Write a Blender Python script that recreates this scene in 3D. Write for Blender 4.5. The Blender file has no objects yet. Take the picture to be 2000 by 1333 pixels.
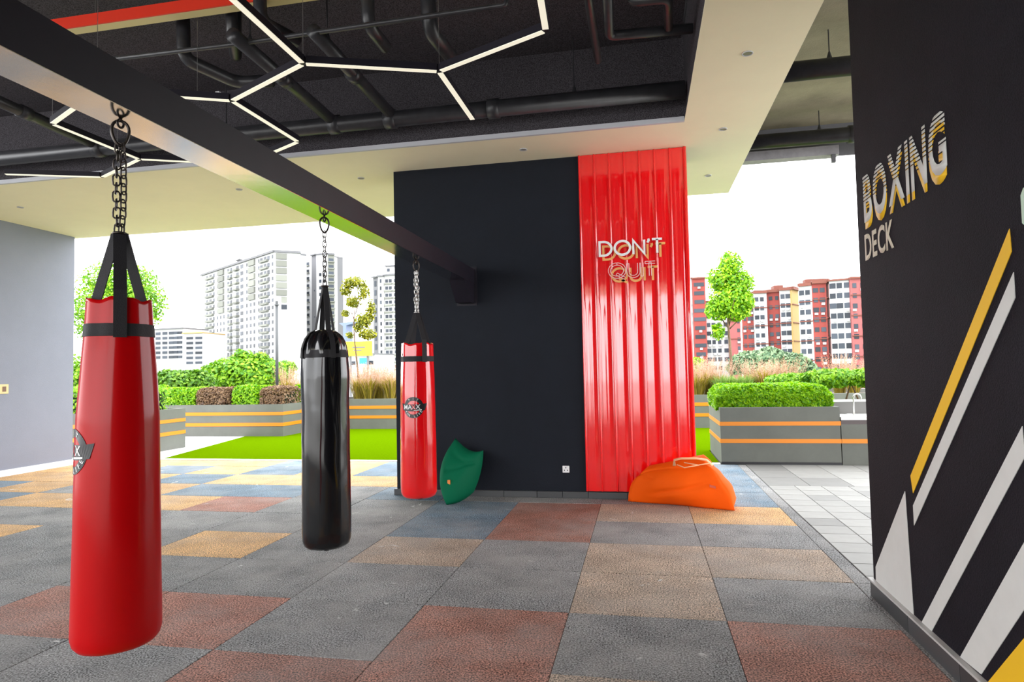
import bpy, bmesh, math, random
import numpy as np
from mathutils import Vector, Matrix
random.seed(7)
rnd = random.Random(11)
S = bpy.context.scene
COL = S.collection

# ------------------------------------------------------------------ camera
FPX = 1265.5
yaw, pit, rol = (math.radians(a) for a in (-11.263, 2.608, -1.162))
EYE = Vector((0, 0, 1.5))
FW = Vector((math.sin(yaw) * math.cos(pit), math.cos(yaw) * math.cos(pit), math.sin(pit)))
_r = Vector((math.cos(yaw), -math.sin(yaw), 0)); _u = _r.cross(FW)
RT = math.cos(rol) * _r + math.sin(rol) * _u
UP = -math.sin(rol) * _r + math.cos(rol) * _u
cam_d = bpy.data.cameras.new('camera'); cam = bpy.data.objects.new('camera', cam_d); COL.objects.link(cam)
cam_d.sensor_width = 36; cam_d.lens = 36 * FPX / 2000; cam_d.clip_start = .05; cam_d.clip_end = 3000
cam.matrix_world = Matrix(((RT.x, UP.x, -FW.x, EYE.x), (RT.y, UP.y, -FW.y, EYE.y), (RT.z, UP.z, -FW.z, EYE.z), (0, 0, 0, 1)))
S.camera = cam
def ray(x, y): return FW + RT * ((x - 1000) / FPX) - UP * ((y - 666.5) / FPX)
def onz(x, y, z=0.): d = ray(x, y); return EYE + d * ((z - EYE.z) / d.z)
def ony(x, y, Y): d = ray(x, y); return EYE + d * (Y / d.y)
def onx(x, y, X): d = ray(x, y); return EYE + d * (X / d.x)

# ------------------------------------------------------------------ sky and exposure
W = bpy.data.worlds.new('overcast'); S.world = W; W.use_nodes = True
nt = W.node_tree; bg = nt.nodes['Background']
tc = nt.nodes.new('ShaderNodeTexCoord'); nz = nt.nodes.new('ShaderNodeTexNoise'); cr = nt.nodes.new('ShaderNodeValToRGB')
nz.inputs['Scale'].default_value = 3.2; nz.inputs['Detail'].default_value = 5
cr.color_ramp.elements[0].position = .35; cr.color_ramp.elements[0].color = (.86, .88, .91, 1)
cr.color_ramp.elements[1].position = .65; cr.color_ramp.elements[1].color = (1, 1, 1, 1)
nt.links.new(tc.outputs['Generated'], nz.inputs['Vector']); nt.links.new(nz.outputs['Fac'], cr.inputs['Fac'])
nt.links.new(cr.outputs['Color'], bg.inputs['Color']); bg.inputs['Strength'].default_value = 1.0
vs = S.view_settings
vs.view_transform = 'Standard'; vs.look = 'None'; vs.gamma = 1; vs.use_curve_mapping = False; vs.exposure = 2.72

# ------------------------------------------------------------------ materials
MATS = {}
def ior(m, v, r=.05):
    b = m.node_tree.nodes['Principled BSDF']; b.inputs['Coat IOR'].default_value = v; b.inputs['Coat Roughness'].default_value = r; return m
def mat(name, col, rough=.6, metal=0., spec=.5, var=0., vscale=6., bump=0., bscale=60., speck=None, coat=0., emit=0., col2=None, island=False, trans=0., objvar=0.):
    if name in MATS: return MATS[name]
    m = bpy.data.materials.new(name); MATS[name] = m; m.use_nodes = True
    t = m.node_tree; L = t.links; b = t.nodes['Principled BSDF']
    b.inputs['Roughness'].default_value = rough; b.inputs['Metallic'].default_value = metal
    b.inputs['Specular IOR Level'].default_value = spec
    b.inputs['Coat Weight'].default_value = coat; b.inputs['Coat Roughness'].default_value = .06
    c4 = (*col, 1); b.inputs['Base Color'].default_value = c4
    co = t.nodes.new('ShaderNodeTexCoord')
    out = None
    if island:
        g = t.nodes.new('ShaderNodeNewGeometry'); r = t.nodes.new('ShaderNodeValToRGB')
        r.color_ramp.elements[0].color = c4; r.color_ramp.elements[1].color = (*(col2 or col), 1)
        L.new(g.outputs['Random Per Island'], r.inputs['Fac']); out = r.outputs['Color']
    elif var or col2:
        n = t.nodes.new('ShaderNodeTexNoise'); n.inputs['Scale'].default_value = vscale; n.inputs['Detail'].default_value = 6
        n.inputs['Roughness'].default_value = .65
        L.new(co.outputs['Object'], n.inputs['Vector'])
        r = t.nodes.new('ShaderNodeValToRGB'); r.color_ramp.elements[0].position = .3; r.color_ramp.elements[1].position = .7
        lo = tuple(c * (1 - var) for c in col); hi = col2 if col2 else tuple(min(1, c * (1 + var)) for c in col)
        r.color_ramp.elements[0].color = (*lo, 1); r.color_ramp.elements[1].color = (*hi, 1)
        L.new(n.outputs['Fac'], r.inputs['Fac']); out = r.outputs['Color']
    if speck:
        sc, amt, hi = speck
        n = t.nodes.new('ShaderNodeTexNoise'); n.inputs['Scale'].default_value = sc; n.inputs['Detail'].default_value = 2
        L.new(co.outputs['Object'], n.inputs['Vector'])
        r = t.nodes.new('ShaderNodeValToRGB'); r.color_ramp.elements[0].position = .36; r.color_ramp.elements[1].position = .66
        r.color_ramp.elements[0].color = (1 - amt, 1 - amt, 1 - amt, 1); r.color_ramp.elements[1].color = (hi, hi, hi, 1)
        L.new(n.outputs['Fac'], r.inputs['Fac'])
        mx = t.nodes.new('ShaderNodeMix'); mx.data_type = 'RGBA'; mx.blend_type = 'MULTIPLY'; mx.inputs[0].default_value = 1
        if out: L.new(out, mx.inputs[6])
        else: mx.inputs[6].default_value = c4
        L.new(r.outputs['Color'], mx.inputs[7]); out = mx.outputs[2]
    if objvar:
        oi = t.nodes.new('ShaderNodeObjectInfo'); mr = t.nodes.new('ShaderNodeMapRange')
        mr.inputs['To Min'].default_value = 1 - objvar; mr.inputs['To Max'].default_value = 1 + objvar
        L.new(oi.outputs['Random'], mr.inputs['Value'])
        mx = t.nodes.new('ShaderNodeMix'); mx.data_type = 'RGBA'; mx.blend_type = 'MULTIPLY'; mx.inputs[0].default_value = 1
        if out: L.new(out, mx.inputs[6])
        else: mx.inputs[6].default_value = c4
        L.new(mr.outputs['Result'], mx.inputs[7]); out = mx.outputs[2]
    if out: L.new(out, b.inputs['Base Color'])
    if bump:
        n = t.nodes.new('ShaderNodeTexNoise'); n.inputs['Scale'].default_value = bscale; n.inputs['Detail'].default_value = 4
        L.new(co.outputs['Object'], n.inputs['Vector'])
        bp = t.nodes.new('ShaderNodeBump'); bp.inputs['Strength'].default_value = bump; bp.inputs['Distance'].default_value = .02
        L.new(n.outputs['Fac'], bp.inputs['Height']); L.new(bp.outputs['Normal'], b.inputs['Normal'])
    if emit:
        b.inputs['Emission Color'].default_value = c4; b.inputs['Emission Strength'].default_value = emit
    if trans:
        tr = t.nodes.new('ShaderNodeBsdfTranslucent'); ms = t.nodes.new('ShaderNodeMixShader'); ms.inputs[0].default_value = trans
        if out: L.new(out, tr.inputs['Color'])
        else: tr.inputs['Color'].default_value = c4
        L.new(b.outputs[0], ms.inputs[1]); L.new(tr.outputs[0], ms.inputs[2]); L.new(ms.outputs[0], t.nodes['Material Output'].inputs['Surface'])
    return m

def tile_mat(name, col, dust):
    m = mat(name, col, rough=.85, spec=.25, var=.28, vscale=2.2, speck=(105, .88, 2.4), bump=.35, bscale=90, objvar=.10)
    t = m.node_tree; L = t.links; b = t.nodes['Principled BSDF']
    src = b.inputs['Base Color'].links[0].from_socket
    co = t.nodes.new('ShaderNodeNewGeometry')
    n = t.nodes.new('ShaderNodeTexNoise'); n.inputs['Scale'].default_value = 1.1; n.inputs['Detail'].default_value = 8; n.inputs['Roughness'].default_value = .7
    L.new(co.outputs['Position'], n.inputs['Vector'])
    r = t.nodes.new('ShaderNodeValToRGB'); r.color_ramp.elements[0].position = .42; r.color_ramp.elements[1].position = .72
    r.color_ramp.elements[0].color = (0, 0, 0, 1); r.color_ramp.elements[1].color = (dust,) * 3 + (1,)
    L.new(n.outputs['Fac'], r.inputs['Fac'])
    mx = t.nodes.new('ShaderNodeMix'); mx.data_type = 'RGBA'; L.new(r.outputs['Color'], mx.inputs[0]); L.new(src, mx.inputs[6]); mx.inputs[7].default_value = (.40, .39, .38, 1)
    # scattered white scuffs
    n2 = t.nodes.new('ShaderNodeTexNoise'); n2.inputs['Scale'].default_value = 3.3; n2.inputs['Detail'].default_value = 3; n2.inputs['Distortion'].default_value = 1.2
    L.new(co.outputs['Position'], n2.inputs['Vector'])
    r2 = t.nodes.new('ShaderNodeValToRGB'); r2.color_ramp.elements[0].position = .70; r2.color_ramp.elements[1].position = .74
    L.new(n2.outputs['Fac'], r2.inputs['Fac'])
    mx2 = t.nodes.new('ShaderNodeMix'); mx2.data_type = 'RGBA'; L.new(r2.outputs['Color'], mx2.inputs[0]); L.new(mx.outputs[2], mx2.inputs[6]); mx2.inputs[7].default_value = (.62, .62, .62, 1)
    L.new(mx2.outputs[2], b.inputs['Base Color'])
    return m

M_tile = {'G': tile_mat('rubber_grey', (.18, .184, .188), .75), 'B': tile_mat('rubber_blue', (.115, .165, .215), .5),
          'T': tile_mat('rubber_tan', (.44, .27, .125), .42), 'R': tile_mat('rubber_red', (.27, .13, .10), .5),
          'N': tile_mat('rubber_brown', (.32, .25, .195), .5)}
M_wallc = mat('charcoal_paint', (.005, .0075, .014), .7, spec=.25, var=.12, vscale=3, bump=.25, bscale=140)
M_wallr = mat('dark_grey_paint', (.010, .009, .0135), .75, spec=.12, var=.18, vscale=2.5, speck=(160, .25, 1.3), bump=.25, bscale=150)
M_walll = mat('pale_grey_paint', (.21, .225, .285), .7, var=.05, vscale=1.5, bump=.1, bscale=80)
M_soffit = mat('cream_plaster', (.93, .87, .62), .75, var=.03, vscale=1)
M_edge = mat('soffit_edge_paint', (.55, .56, .60), .6)
M_black = mat('black_ceiling_paint', (.046, .042, .048), .85, spec=.2, speck=(120, .5, 2.2))
M_pipe = mat('black_pipe_paint', (.030, .030, .034), .36, var=.3, vscale=8)
M_conc = mat('bare_concrete', (.26, .23, .15), .9, var=.3, vscale=1.2, bump=.2)
M_white = mat('white_paint', (.80, .80, .80), .5)
M_offwhite = mat('wall_graphic_white', (.60, .60, .58), .6, var=.04)
M_yellow = mat('wall_graphic_yellow', (.80, .47, .008), .55)
M_beam = mat('black_beam_paint', (.012, .010, .017), .5, spec=.25, var=.2, vscale=4)
M_beamu = mat('polished_steel', (.62, .62, .64), .13, metal=1., var=.06, vscale=5, bump=.02, bscale=9)
M_red = mat('red_gloss_sheet', (.85, .001, .004), .35, spec=.1, coat=1.)
ior(M_red, 1.95, .06)
M_redv = ior(mat('red_vinyl', (.48, .0005, .002), .5, spec=.05, coat=.38, bump=.04, bscale=9), 1.5, .14)
M_redv2 = mat('bright_red_vinyl', (.75, .0005, .004), .45, spec=.05, coat=1., bump=.04, bscale=9)
ior(M_redv2, 1.7, .08)
M_blkv = mat('black_vinyl', (.003, .003, .004), .4, spec=.1, coat=1., bump=.05, bscale=8)
ior(M_blkv, 1.5, .09)
M_web = mat('black_webbing', (.010, .009, .012), .7, bump=.2, bscale=300)
M_chainD = mat('dark_steel', (.06, .05, .045), .35, metal=.85)
M_chain = mat('galvanised_steel', (.55, .54, .52), .3, metal=.9)
M_green = mat('green_canvas', (.0, .12, .055), .7, spec=.15, bump=.12, bscale=25)
M_orange = mat('orange_canvas', (.80, .092, .0), .75, spec=.15, bump=.12, bscale=25)
M_orange2 = mat('pale_orange_webbing', (.85, .42, .22), .7)
M_grey = mat('planter_grey', (.115, .12, .105), .7, var=.12, vscale=2)
M_stripe = mat('orange_band', (.66, .20, .002), .5)
M_turf = mat('artificial_turf', (.085, .165, .0005), .95, spec=.0, var=.10, vscale=30, bump=.5, bscale=300)
M_pave = mat('pale_paver', (.25, .25, .24), .6, var=.08, vscale=4, objvar=.10)
M_paveg = mat('grey_paver', (.17, .17, .165), .6, var=.08, vscale=4, objvar=.08)
M_joint = mat('paver_joint', (.12, .12, .11), .9)
M_soil = mat('soil', (.06, .04, .025), .95, var=.4, vscale=20)
M_bark = mat('bark', (.16, .10, .06), .9, var=.4, vscale=15, bump=.4)
M_led = mat('led_diffuser', (.90, .86, .70), .5, emit=.10)
M_glass = mat('window_glass', (.035, .042, .055), .4, spec=.2, objvar=.5)
M_bwhite = mat('render_white', (.42, .42, .43), .8, var=.04, vscale=.2)
M_bgrey = mat('render_grey', (.12, .12, .13), .8)
M_bbalc = mat('balcony_grey', (.15, .155, .135), .7, objvar=.25)
M_bred = mat('render_red', (.22, .035, .028), .8, var=.1, vscale=.2)
M_bpink = mat('render_pink', (.27, .075, .075), .8, var=.08, vscale=.2)
M_bcream = mat('render_cream', (.34, .22, .075), .8)
M_roof = mat('roof_terracotta', (.15, .045, .03), .8)
M_inner = mat('neon_orange', (.80, .36, .10), .4)

def leafm(name, a, b_, tr=.3): return mat(name, a, .55, col2=b_, island=True, trans=tr)
L_lime = leafm('leaf_lime', (.06, .26, .001), (.38, .66, .003))
L_green = leafm('leaf_green', (.02, .11, .003), (.17, .36, .010))
L_mid = leafm('leaf_mid', (.045, .20, .002), (.30, .56, .008))
L_blue = leafm('leaf_bluegreen', (.035, .10, .04), (.22, .31, .16))
L_rust = leafm('leaf_rust', (.10, .05, .03), (.34, .21, .11))
L_olive = leafm('leaf_olive', (.09, .13, .003), (.40, .38, .01))
L_blade = leafm('grass_blade', (.17, .15, .01), (.50, .38, .05))
L_bladeg = leafm('grass_blade_green', (.10, .22, .03), (.30, .42, .10))
L_plume = leafm('grass_plume', (.36, .20, .11), (.62, .40, .28))

# ------------------------------------------------------------------ mesh helpers
class G:
    def __init__(s): s.v = []; s.f = []
    def add(s, V, F):
        o = len(s.v); s.v += [tuple(p) for p in V]; s.f += [tuple(i + o for i in f) for f in F]; return s
    def box(s, x0, x1, y0, y1, z0, z1):
        return s.add([(x0, y0, z0), (x1, y0, z0), (x1, y1, z0), (x0, y1, z0), (x0, y0, z1), (x1, y0, z1), (x1, y1, z1), (x0, y1, z1)],
                     [(3, 2, 1, 0), (4, 5, 6, 7), (0, 1, 5, 4), (1, 2, 6, 5), (2, 3, 7, 6), (3, 0, 4, 7)])
    def prism(s, poly, d):              # poly of 3d points extruded by vector d
        n = len(poly); d = Vector(d); P = [Vector(p) for p in poly]
        return s.add(P + [p + d for p in P], [tuple(range(n))[::-1], tuple(range(n, 2 * n))] + [(i, (i + 1) % n, n + (i + 1) % n, n + i) for i in range(n)])
    def tube(s, pts, r, seg=8, closed=False, caps=True):
        P = [Vector(p) for p in pts]; n = len(P); rs = r if hasattr(r, '__len__') else [r] * n
        V = []; F = []; up = None
        for i in range(n):
            a = P[(i - 1) % n] if (closed or i > 0) else P[i]; b = P[(i + 1) % n] if (closed or i < n - 1) else P[i]
            t = (b - a).normalized()
            if up is None: up = t.orthogonal().normalized()
            up = (up - t * up.dot(t)); up = up.normalized() if up.length > 1e-6 else t.orthogonal().normalized()
            w = t.cross(up)
            for k in range(seg):
                q = 2 * math.pi * k / seg; V.append(P[i] + (up * math.cos(q) + w * math.sin(q)) * rs[i])
        m = n if closed else n - 1
        for i in range(m):
            j = (i + 1) % n
            for k in range(seg): F.append((i * seg + k, i * seg + (k + 1) % seg, j * seg + (k + 1) % seg, j * seg + k))
        if caps and not closed: F += [tuple(range(seg))[::-1], tuple((n - 1) * seg + k for k in range(seg))]
        return s.add(V, F)
    def ribbon(s, pts, nrm, w, th):      # flat strip with thickness; nrm(i) gives strip normal
        P = [Vector(p) for p in pts]; n = len(P); V = []; F = []
        for i in range(n):
            t = (P[min(i + 1, n - 1)] - P[max(i - 1, 0)]).normalized(); N = Vector(nrm(i)); N = (N - t * N.dot(t)).normalized(); sd = t.cross(N)
            for a, b in ((-1, -1), (1, -1), (1, 1), (-1, 1)): V.append(P[i] + sd * (a * w / 2) + N * (b * th / 2))
        for i in range(n - 1):
            for k in range(4): F.append((i * 4 + k, i * 4 + (k + 1) % 4, i * 4 + 4 + (k + 1) % 4, i * 4 + 4 + k))
        F += [(3, 2, 1, 0), tuple((n - 1) * 4 + k for k in range(4))]
        return s.add(V, F)
    def mesh(s, name, m, smooth=False, bevel=0):
        me = bpy.data.meshes.new(name); me.from_pydata(s.v, [], s.f)
        if bevel:
            bm = bmesh.new(); bm.from_mesh(me); bmesh.ops.recalc_face_normals(bm, faces=bm.faces)
            bmesh.ops.bevel(bm, geom=bm.edges[:], offset=bevel, segments=1, affect='EDGES', clamp_overlap=True); bm.to_mesh(me); bm.free()
        else:
            bm = bmesh.new(); bm.from_mesh(me)
            if len(bm.faces) < 20000: bmesh.ops.recalc_face_normals(bm, faces=bm.faces)
            bm.to_mesh(me); bm.free()
        if m: me.materials.append(m)
        if smooth: me.polygons.foreach_set('use_smooth', [True] * len(me.polygons))
        return me
    def obj(s, name, m, parent=None, smooth=False, bevel=0): return link(name, s.mesh(name, m, smooth, bevel), parent)
def link(name, me, parent=None):
    o = bpy.data.objects.new(name, me); COL.objects.link(o)
    if parent is not None: o.parent = parent; o.matrix_parent_inverse = Matrix.Translation(-parent.location) if parent.rotation_euler.z == 0 and parent.parent is None else o.matrix_parent_inverse
    return o
def tag(o, label, cat, group=None):
    o['label'] = label; o['category'] = cat
    if group: o['group'] = group
    return o
def thing(name, label, cat, loc=(0, 0, 0), group=None):
    o = bpy.data.objects.new(name, None); COL.objects.link(o); o.location = loc; o.empty_display_size = .1
    return tag(o, label, cat, group)
def struct(o, label=None):
    o['kind'] = 'structure'
    if label: o['label'] = label
    return o
def B(*a): return G().box(*a)
def font_mesh(txt, size, offset=0., spacing=1., extr=0.):
    c = bpy.data.curves.new('lettering', 'FONT'); c.body = txt; c.size = size; c.offset = offset; c.space_character = spacing; c.resolution_u = 4
    o = bpy.data.objects.new('lettering', c); COL.objects.link(o)
    dg = bpy.context.evaluated_depsgraph_get(); me = bpy.data.meshes.new_from_object(o.evaluated_get(dg)); bpy.data.objects.remove(o); bpy.data.curves.remove(c)
    return me
def bounds(me):
    xs = [v.co.x for v in me.vertices]; ys = [v.co.y for v in me.vertices]; return min(xs), max(xs), min(ys), max(ys)

# ------------------------------------------------------------------ setting
ZS = 4.035            # underside of the cream soffit
YW = 7.63             # front face of the charcoal wall
XL, XR = -9.85, 1.43  # left wall face, right wall face
ZC = 4.92             # slab underside
# floor: rubber tiles
fl = thing('floor', '', ''); del fl['label']; del fl['category']; struct(fl, 'multicoloured rubber tile floor of the boxing deck')
B(-10.4, 1.50, -2.2, 10.40, -.25, -.034).obj('screed', M_joint, fl)
TX, TY, X0, Y0 = .935, .815, -.485, 3.24
rows = {-1: {-3: 'G', -2: 'R', -1: 'R', 0: 'N', 1: 'R'},
 0: {-4: 'R', -3: 'R', -2: 'G', -1: 'R', 0: 'G', 1: 'R'},
 1: {0: 'N', 1: 'G'},
 2: {-7: 'T', -4: 'T', -2: 'N', 0: 'N', 1: 'N'},
 3: {-1: 'R', -2: 'B'},
 4: {-9: 'B', -8: 'T', -7: 'T', -6: 'T', -5: 'R', -2: 'B', -1: 'R', 0: 'N', 1: 'T'},
 5: {-10: 'B', -9: 'T', -8: 'G', -7: 'T', -6: 'B', -5: 'B', -4: 'G', -3: 'B', 1: 'B'},
 6: {-10: 'T', -9: 'T', -8: 'T', -7: 'B', -6: 'T', -5: 'T', -4: 'T', -3: 'T', 0: 'T', 1: 'B'},
 7: {-10: 'T', -9: 'T', -8: 'B', -7: 'T', -6: 'B', -5: 'T', -4: 'B', -3: 'T', 0: 'B', 1: 'B'},
 8: {k: 'T' for k in range(-11, 0)}}
rows[8].update({-6: 'B', -4: 'B', 0: 'G', 1: 'B', -1: 'T'})
tm = {}
for j in range(-6, 9):
    y0 = Y0 + TY * j; y1 = min(y0 + TY, 10.40)
    for k in range(-11, 3):
        x0 = max(X0 + TX * k, -10.2); x1 = min(x0 + TX if k > -11 else X0 + TX * (k + 1), 1.50)
        if j < 0 and not (-6 <= k): continue
        if x1 - x0 < .02: continue
        c = rows.get(j, {}).get(k)
        if c is None: c = 'G' if j > -2 or rnd.random() < .6 else rnd.choice('RNBT')
        w, d = round(x1 - x0, 3), round(y1 - y0, 3)
        key = (c, w, d)
        if key not in tm: tm[key] = B(-w / 2 + .0015, w / 2 - .0015, -d / 2 + .0015, d / 2 - .0015, -.034, 0).mesh('tile', M_tile[c], bevel=.003)
        o = link('tile', tm[key], fl); o.location = ((x0 + x1) / 2, (y0 + y1) / 2, rnd.uniform(-.0015, .0015))
# pavers at the right
pv = thing('floor_pavers', '', ''); del pv['label']; del pv['category']; struct(pv, 'pale paver strip beside the rubber floor')
B(1.50, 5.2, -2.2, 10.44, -.25, -.03).obj('paver_bed', M_joint, pv)
pm = {}
def paver(x0, x1, y0, y1, m):
    key = (round(x1 - x0, 3), round(y1 - y0, 3), m.name)
    if key not in pm:
        w, d = x1 - x0, y1 - y0; pm[key] = B(-w / 2 + .003, w / 2 - .003, -d / 2 + .003, d / 2 - .003, -.03, 0).mesh('paver', m, bevel=.003)
    link('paver', pm[key], pv).location = ((x0 + x1) / 2, (y0 + y1) / 2, 0)
for j in range(27):
    y0 = 2.34 + .3 * j
    for i in range(6):
        x0 = 1.505 + .31 * i
        if y0 > 8.4:
            continue
        paver(x0, x0 + .31, y0, min(y0 + .3, 8.64), M_pave if (i + j * 5) % 7 else M_paveg)
for j in range(3):
    y0 = 8.64 + .6 * j
    for i in range(4): paver(1.505 + .5 * i, 1.505 + .5 * i + .5, y0, y0 + .6, M_paveg if (i == 0 and j) or (j == 0 and i < 2) else M_pave)
# terrace base, kerb, turf, white pavement
struct(B(-26, 9, 10.40, 34, -.5, -.03).obj('ground_terrace', M_joint), 'concrete base of the garden terrace')
struct(B(-11.5, 1.14, 10.40, 10.52, -.03, .012).obj('trim_1', M_white), 'white kerb along the turf')
struct(G().prism([(-8.72, 10.52, -.03), (1.14, 10.52, -.03), (1.14, 12.12, -.03), (6, 12.12, -.03), (6, 16.5, -.03), (-8.66, 16.5, -.03), (-8.66, 14.54, -.03), (-9.7, 14.54, -.03)], (0, 0, .034)).obj('ground_turf', M_turf), 'bright green artificial turf lawn')
struct(G().prism([(-8.73, 10.525, -.03), (-9.71, 14.54, -.03), (-16, 14.54, -.03), (-16, 10.525, -.03)], (0, 0, .03)).obj('ground_pavement', M_white), 'white pavement beside the lawn')
struct(B(-900, 900, 34.2, 1200, -16, -15).obj('ground_city', mat('far_ground', (.16, .2, .12), .9, var=.4, vscale=.02)), 'distant ground between the apartment blocks')

struct(B(-60, 30, -60, -2.2, -.25, -.002).obj('ground_bounce_rear', mat('bounce_concrete', (.50, .49, .47), .8, var=.08, vscale=.5)), 'unseen pale ground added behind the camera to reflect light')  # unseen pale ground, added to bounce daylight inside and brighten the cladding reflection
struct(B(-60, -10.4, -2.2, 10.40, -.25, -.002).obj('ground_bounce_left', MATS['bounce_concrete']), 'unseen pale ground added beside the side wall to bounce light')  # out of view, added as a pale surface that bounces light indoors
struct(B(5.2, 30, -2.2, 10.40, -.25, -.002).obj('ground_bounce_right', MATS['bounce_concrete']), 'unseen pale ground added beyond the pavers to bounce light')  # same added bounce surface, out of view on the right

# charcoal wall with skirting
struct(B(-3.0, .56, YW, YW + .6, 0, ZS).obj('wall_back', M_wallc), 'freestanding charcoal wall behind the bags')
bb = thing('baseboard_back', '', '', (0, 0, 0)); del bb['label']; del bb['category']; struct(bb, 'dark tiled skirting of the charcoal wall')
xs = [-3.03, -2.55, -2.1, -1.65, -1.25, -.95, -.65, -.2, .25, .58]
M_skirt = mat('skirting_tile', (.05, .052, .055), .35, objvar=.2)
for a, b in zip(xs, xs[1:]): B(a + .002, b - .002, YW - .035, YW - .001, 0.001, .075).obj('tile', M_skirt, bb, bevel=.003)
# left wall
struct(B(XL - .35, XL, 4.0, 9.72, 0, ZS).obj('wall_left', M_walll), 'pale grey side wall with a light skirting')
struct(B(XL + .001, XL + .02, 4.0, 9.72, .001, .10).obj('baseboard_left', M_white))
# right wall
struct(B(XR, XR + .9, -6.5, 4.62, 0, ZC).obj('wall_right', M_wallr), 'dark grey wall with painted stripes and lettering')
br = thing('baseboard_right', '', ''); del br['label']; del br['category']; struct(br, 'tiled skirting of the dark grey wall')
for i in range(18): B(XR - .022, XR - .001, 4.62 - .6 * (i + 1) + .002, 4.62 - .6 * i - .002, .001, .10).obj('tile', M_skirt, br)
B(XR - .03, XR - .0005, -6.4, 4.64, .10, .112).obj('skirting_cap', mat('skirting_cap', (.45, .44, .43), .5), br)
# ceiling slab, soffit, reveals
struct(B(-10.4, .50, -4.5, 6.83, ZC, ZC + .25).obj('ceiling', M_black), 'black painted exposed slab')
struct(B(1.325, 7, -3, 9.9, ZC, ZC + .25).obj('ceiling_slab', M_conc), 'bare concrete slab beside the soffit')
so = thing('ceiling_soffit', '', ''); del so['label']; del so['category']; struct(so, 'cream plaster bulkhead framing the black ceiling')
G().prism([(-10.3, 6.80, ZS), (.51, 6.80, ZS), (.51, -4.5, ZS), (1.32, -4.5, ZS), (1.32, 9.83, ZS), (-9.50, 9.83, ZS), (-10.3, 9.83, ZS)], (0, 0, .012)).obj('soffit_board', M_soffit, so)
B(-10.3, 1.32, -7.5, -4.5, ZS, ZS + .012).obj('soffit_board', M_soffit, so)  # unseen rear strip, added to cut off the bright streaks mirrored in the cladding
B(-10.3, 1.31, -7.48, -4.52, ZS + .014, ZC + .2).obj('upstand', M_black, so)  # unseen body above the added rear strip, blocks sky behind the camera
G().box(-10.3, .505, 6.797, 6.83, ZS - .001, ZS + .05).obj('edge_trim', M_edge, so)
G().box(.507, .53, -4.5, 6.797, ZS - .001, ZS + .02).obj('edge_trim', M_soffit, so)
B(-10.3, .53, 6.81, 9.80, ZS + .014, ZC + .2).obj('upstand', M_black, so)
B(.52, 1.31, -4.5, 9.80, ZS + .014, ZC + .2).obj('upstand', M_black, so)
struct(B(1.33, 7, 9.82, 9.98, ZC - .22, ZC + .26).obj('trim_2', M_bgrey), 'grey slab edge over the pavers')

# ------------------------------------------------------------------ steel beam
BX0, BX1, BZ0, BZ1 = -2.165, -1.97, 2.565, 2.745
bm_ = thing('steel_beam', 'long black box beam with a polished underside carrying the three punching bags', 'beam', (-2.07, 3, BZ0))
B(BX0, BX1, -3.5, YW - .012, BZ0 + .004, BZ1).obj('beam_body', M_beam, bm_)
B(BX0 + .001, BX1 - .001, -3.5, YW - .4, BZ0, BZ0 + .003).obj('underside_plate', M_beamu, bm_)
G().prism([(BX0 + .005, 7.18, BZ0 + .004), (BX0 + .005, YW - .012, BZ0 + .004), (BX0 + .005, YW - .012, 2.325), (BX0 + .005, 7.45, 2.325)], (BX1 - BX0 - .01, 0, 0)).obj('end_bracket', M_beam, bm_)
B(BX0 - .03, BX1 + .03, YW - .012, YW, 2.30, BZ1 + .03).obj('wall_plate', M_beam, bm_)

# ------------------------------------------------------------------ punching bags
def link_mesh(L, w, r, m, name='chain_link'):
    pts = []
    for i in range(14):
        a = 2 * math.pi * i / 14; c, s = math.cos(a), math.sin(a)
        pts.append((w / 2 * c, 0, (L / 2 - w / 2) * (1 if s > .01 else -1 if s < -.01 else 0) + w / 2 * s))
    return G().tube(pts, r, 6, closed=True).mesh(name, m, smooth=True)

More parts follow.
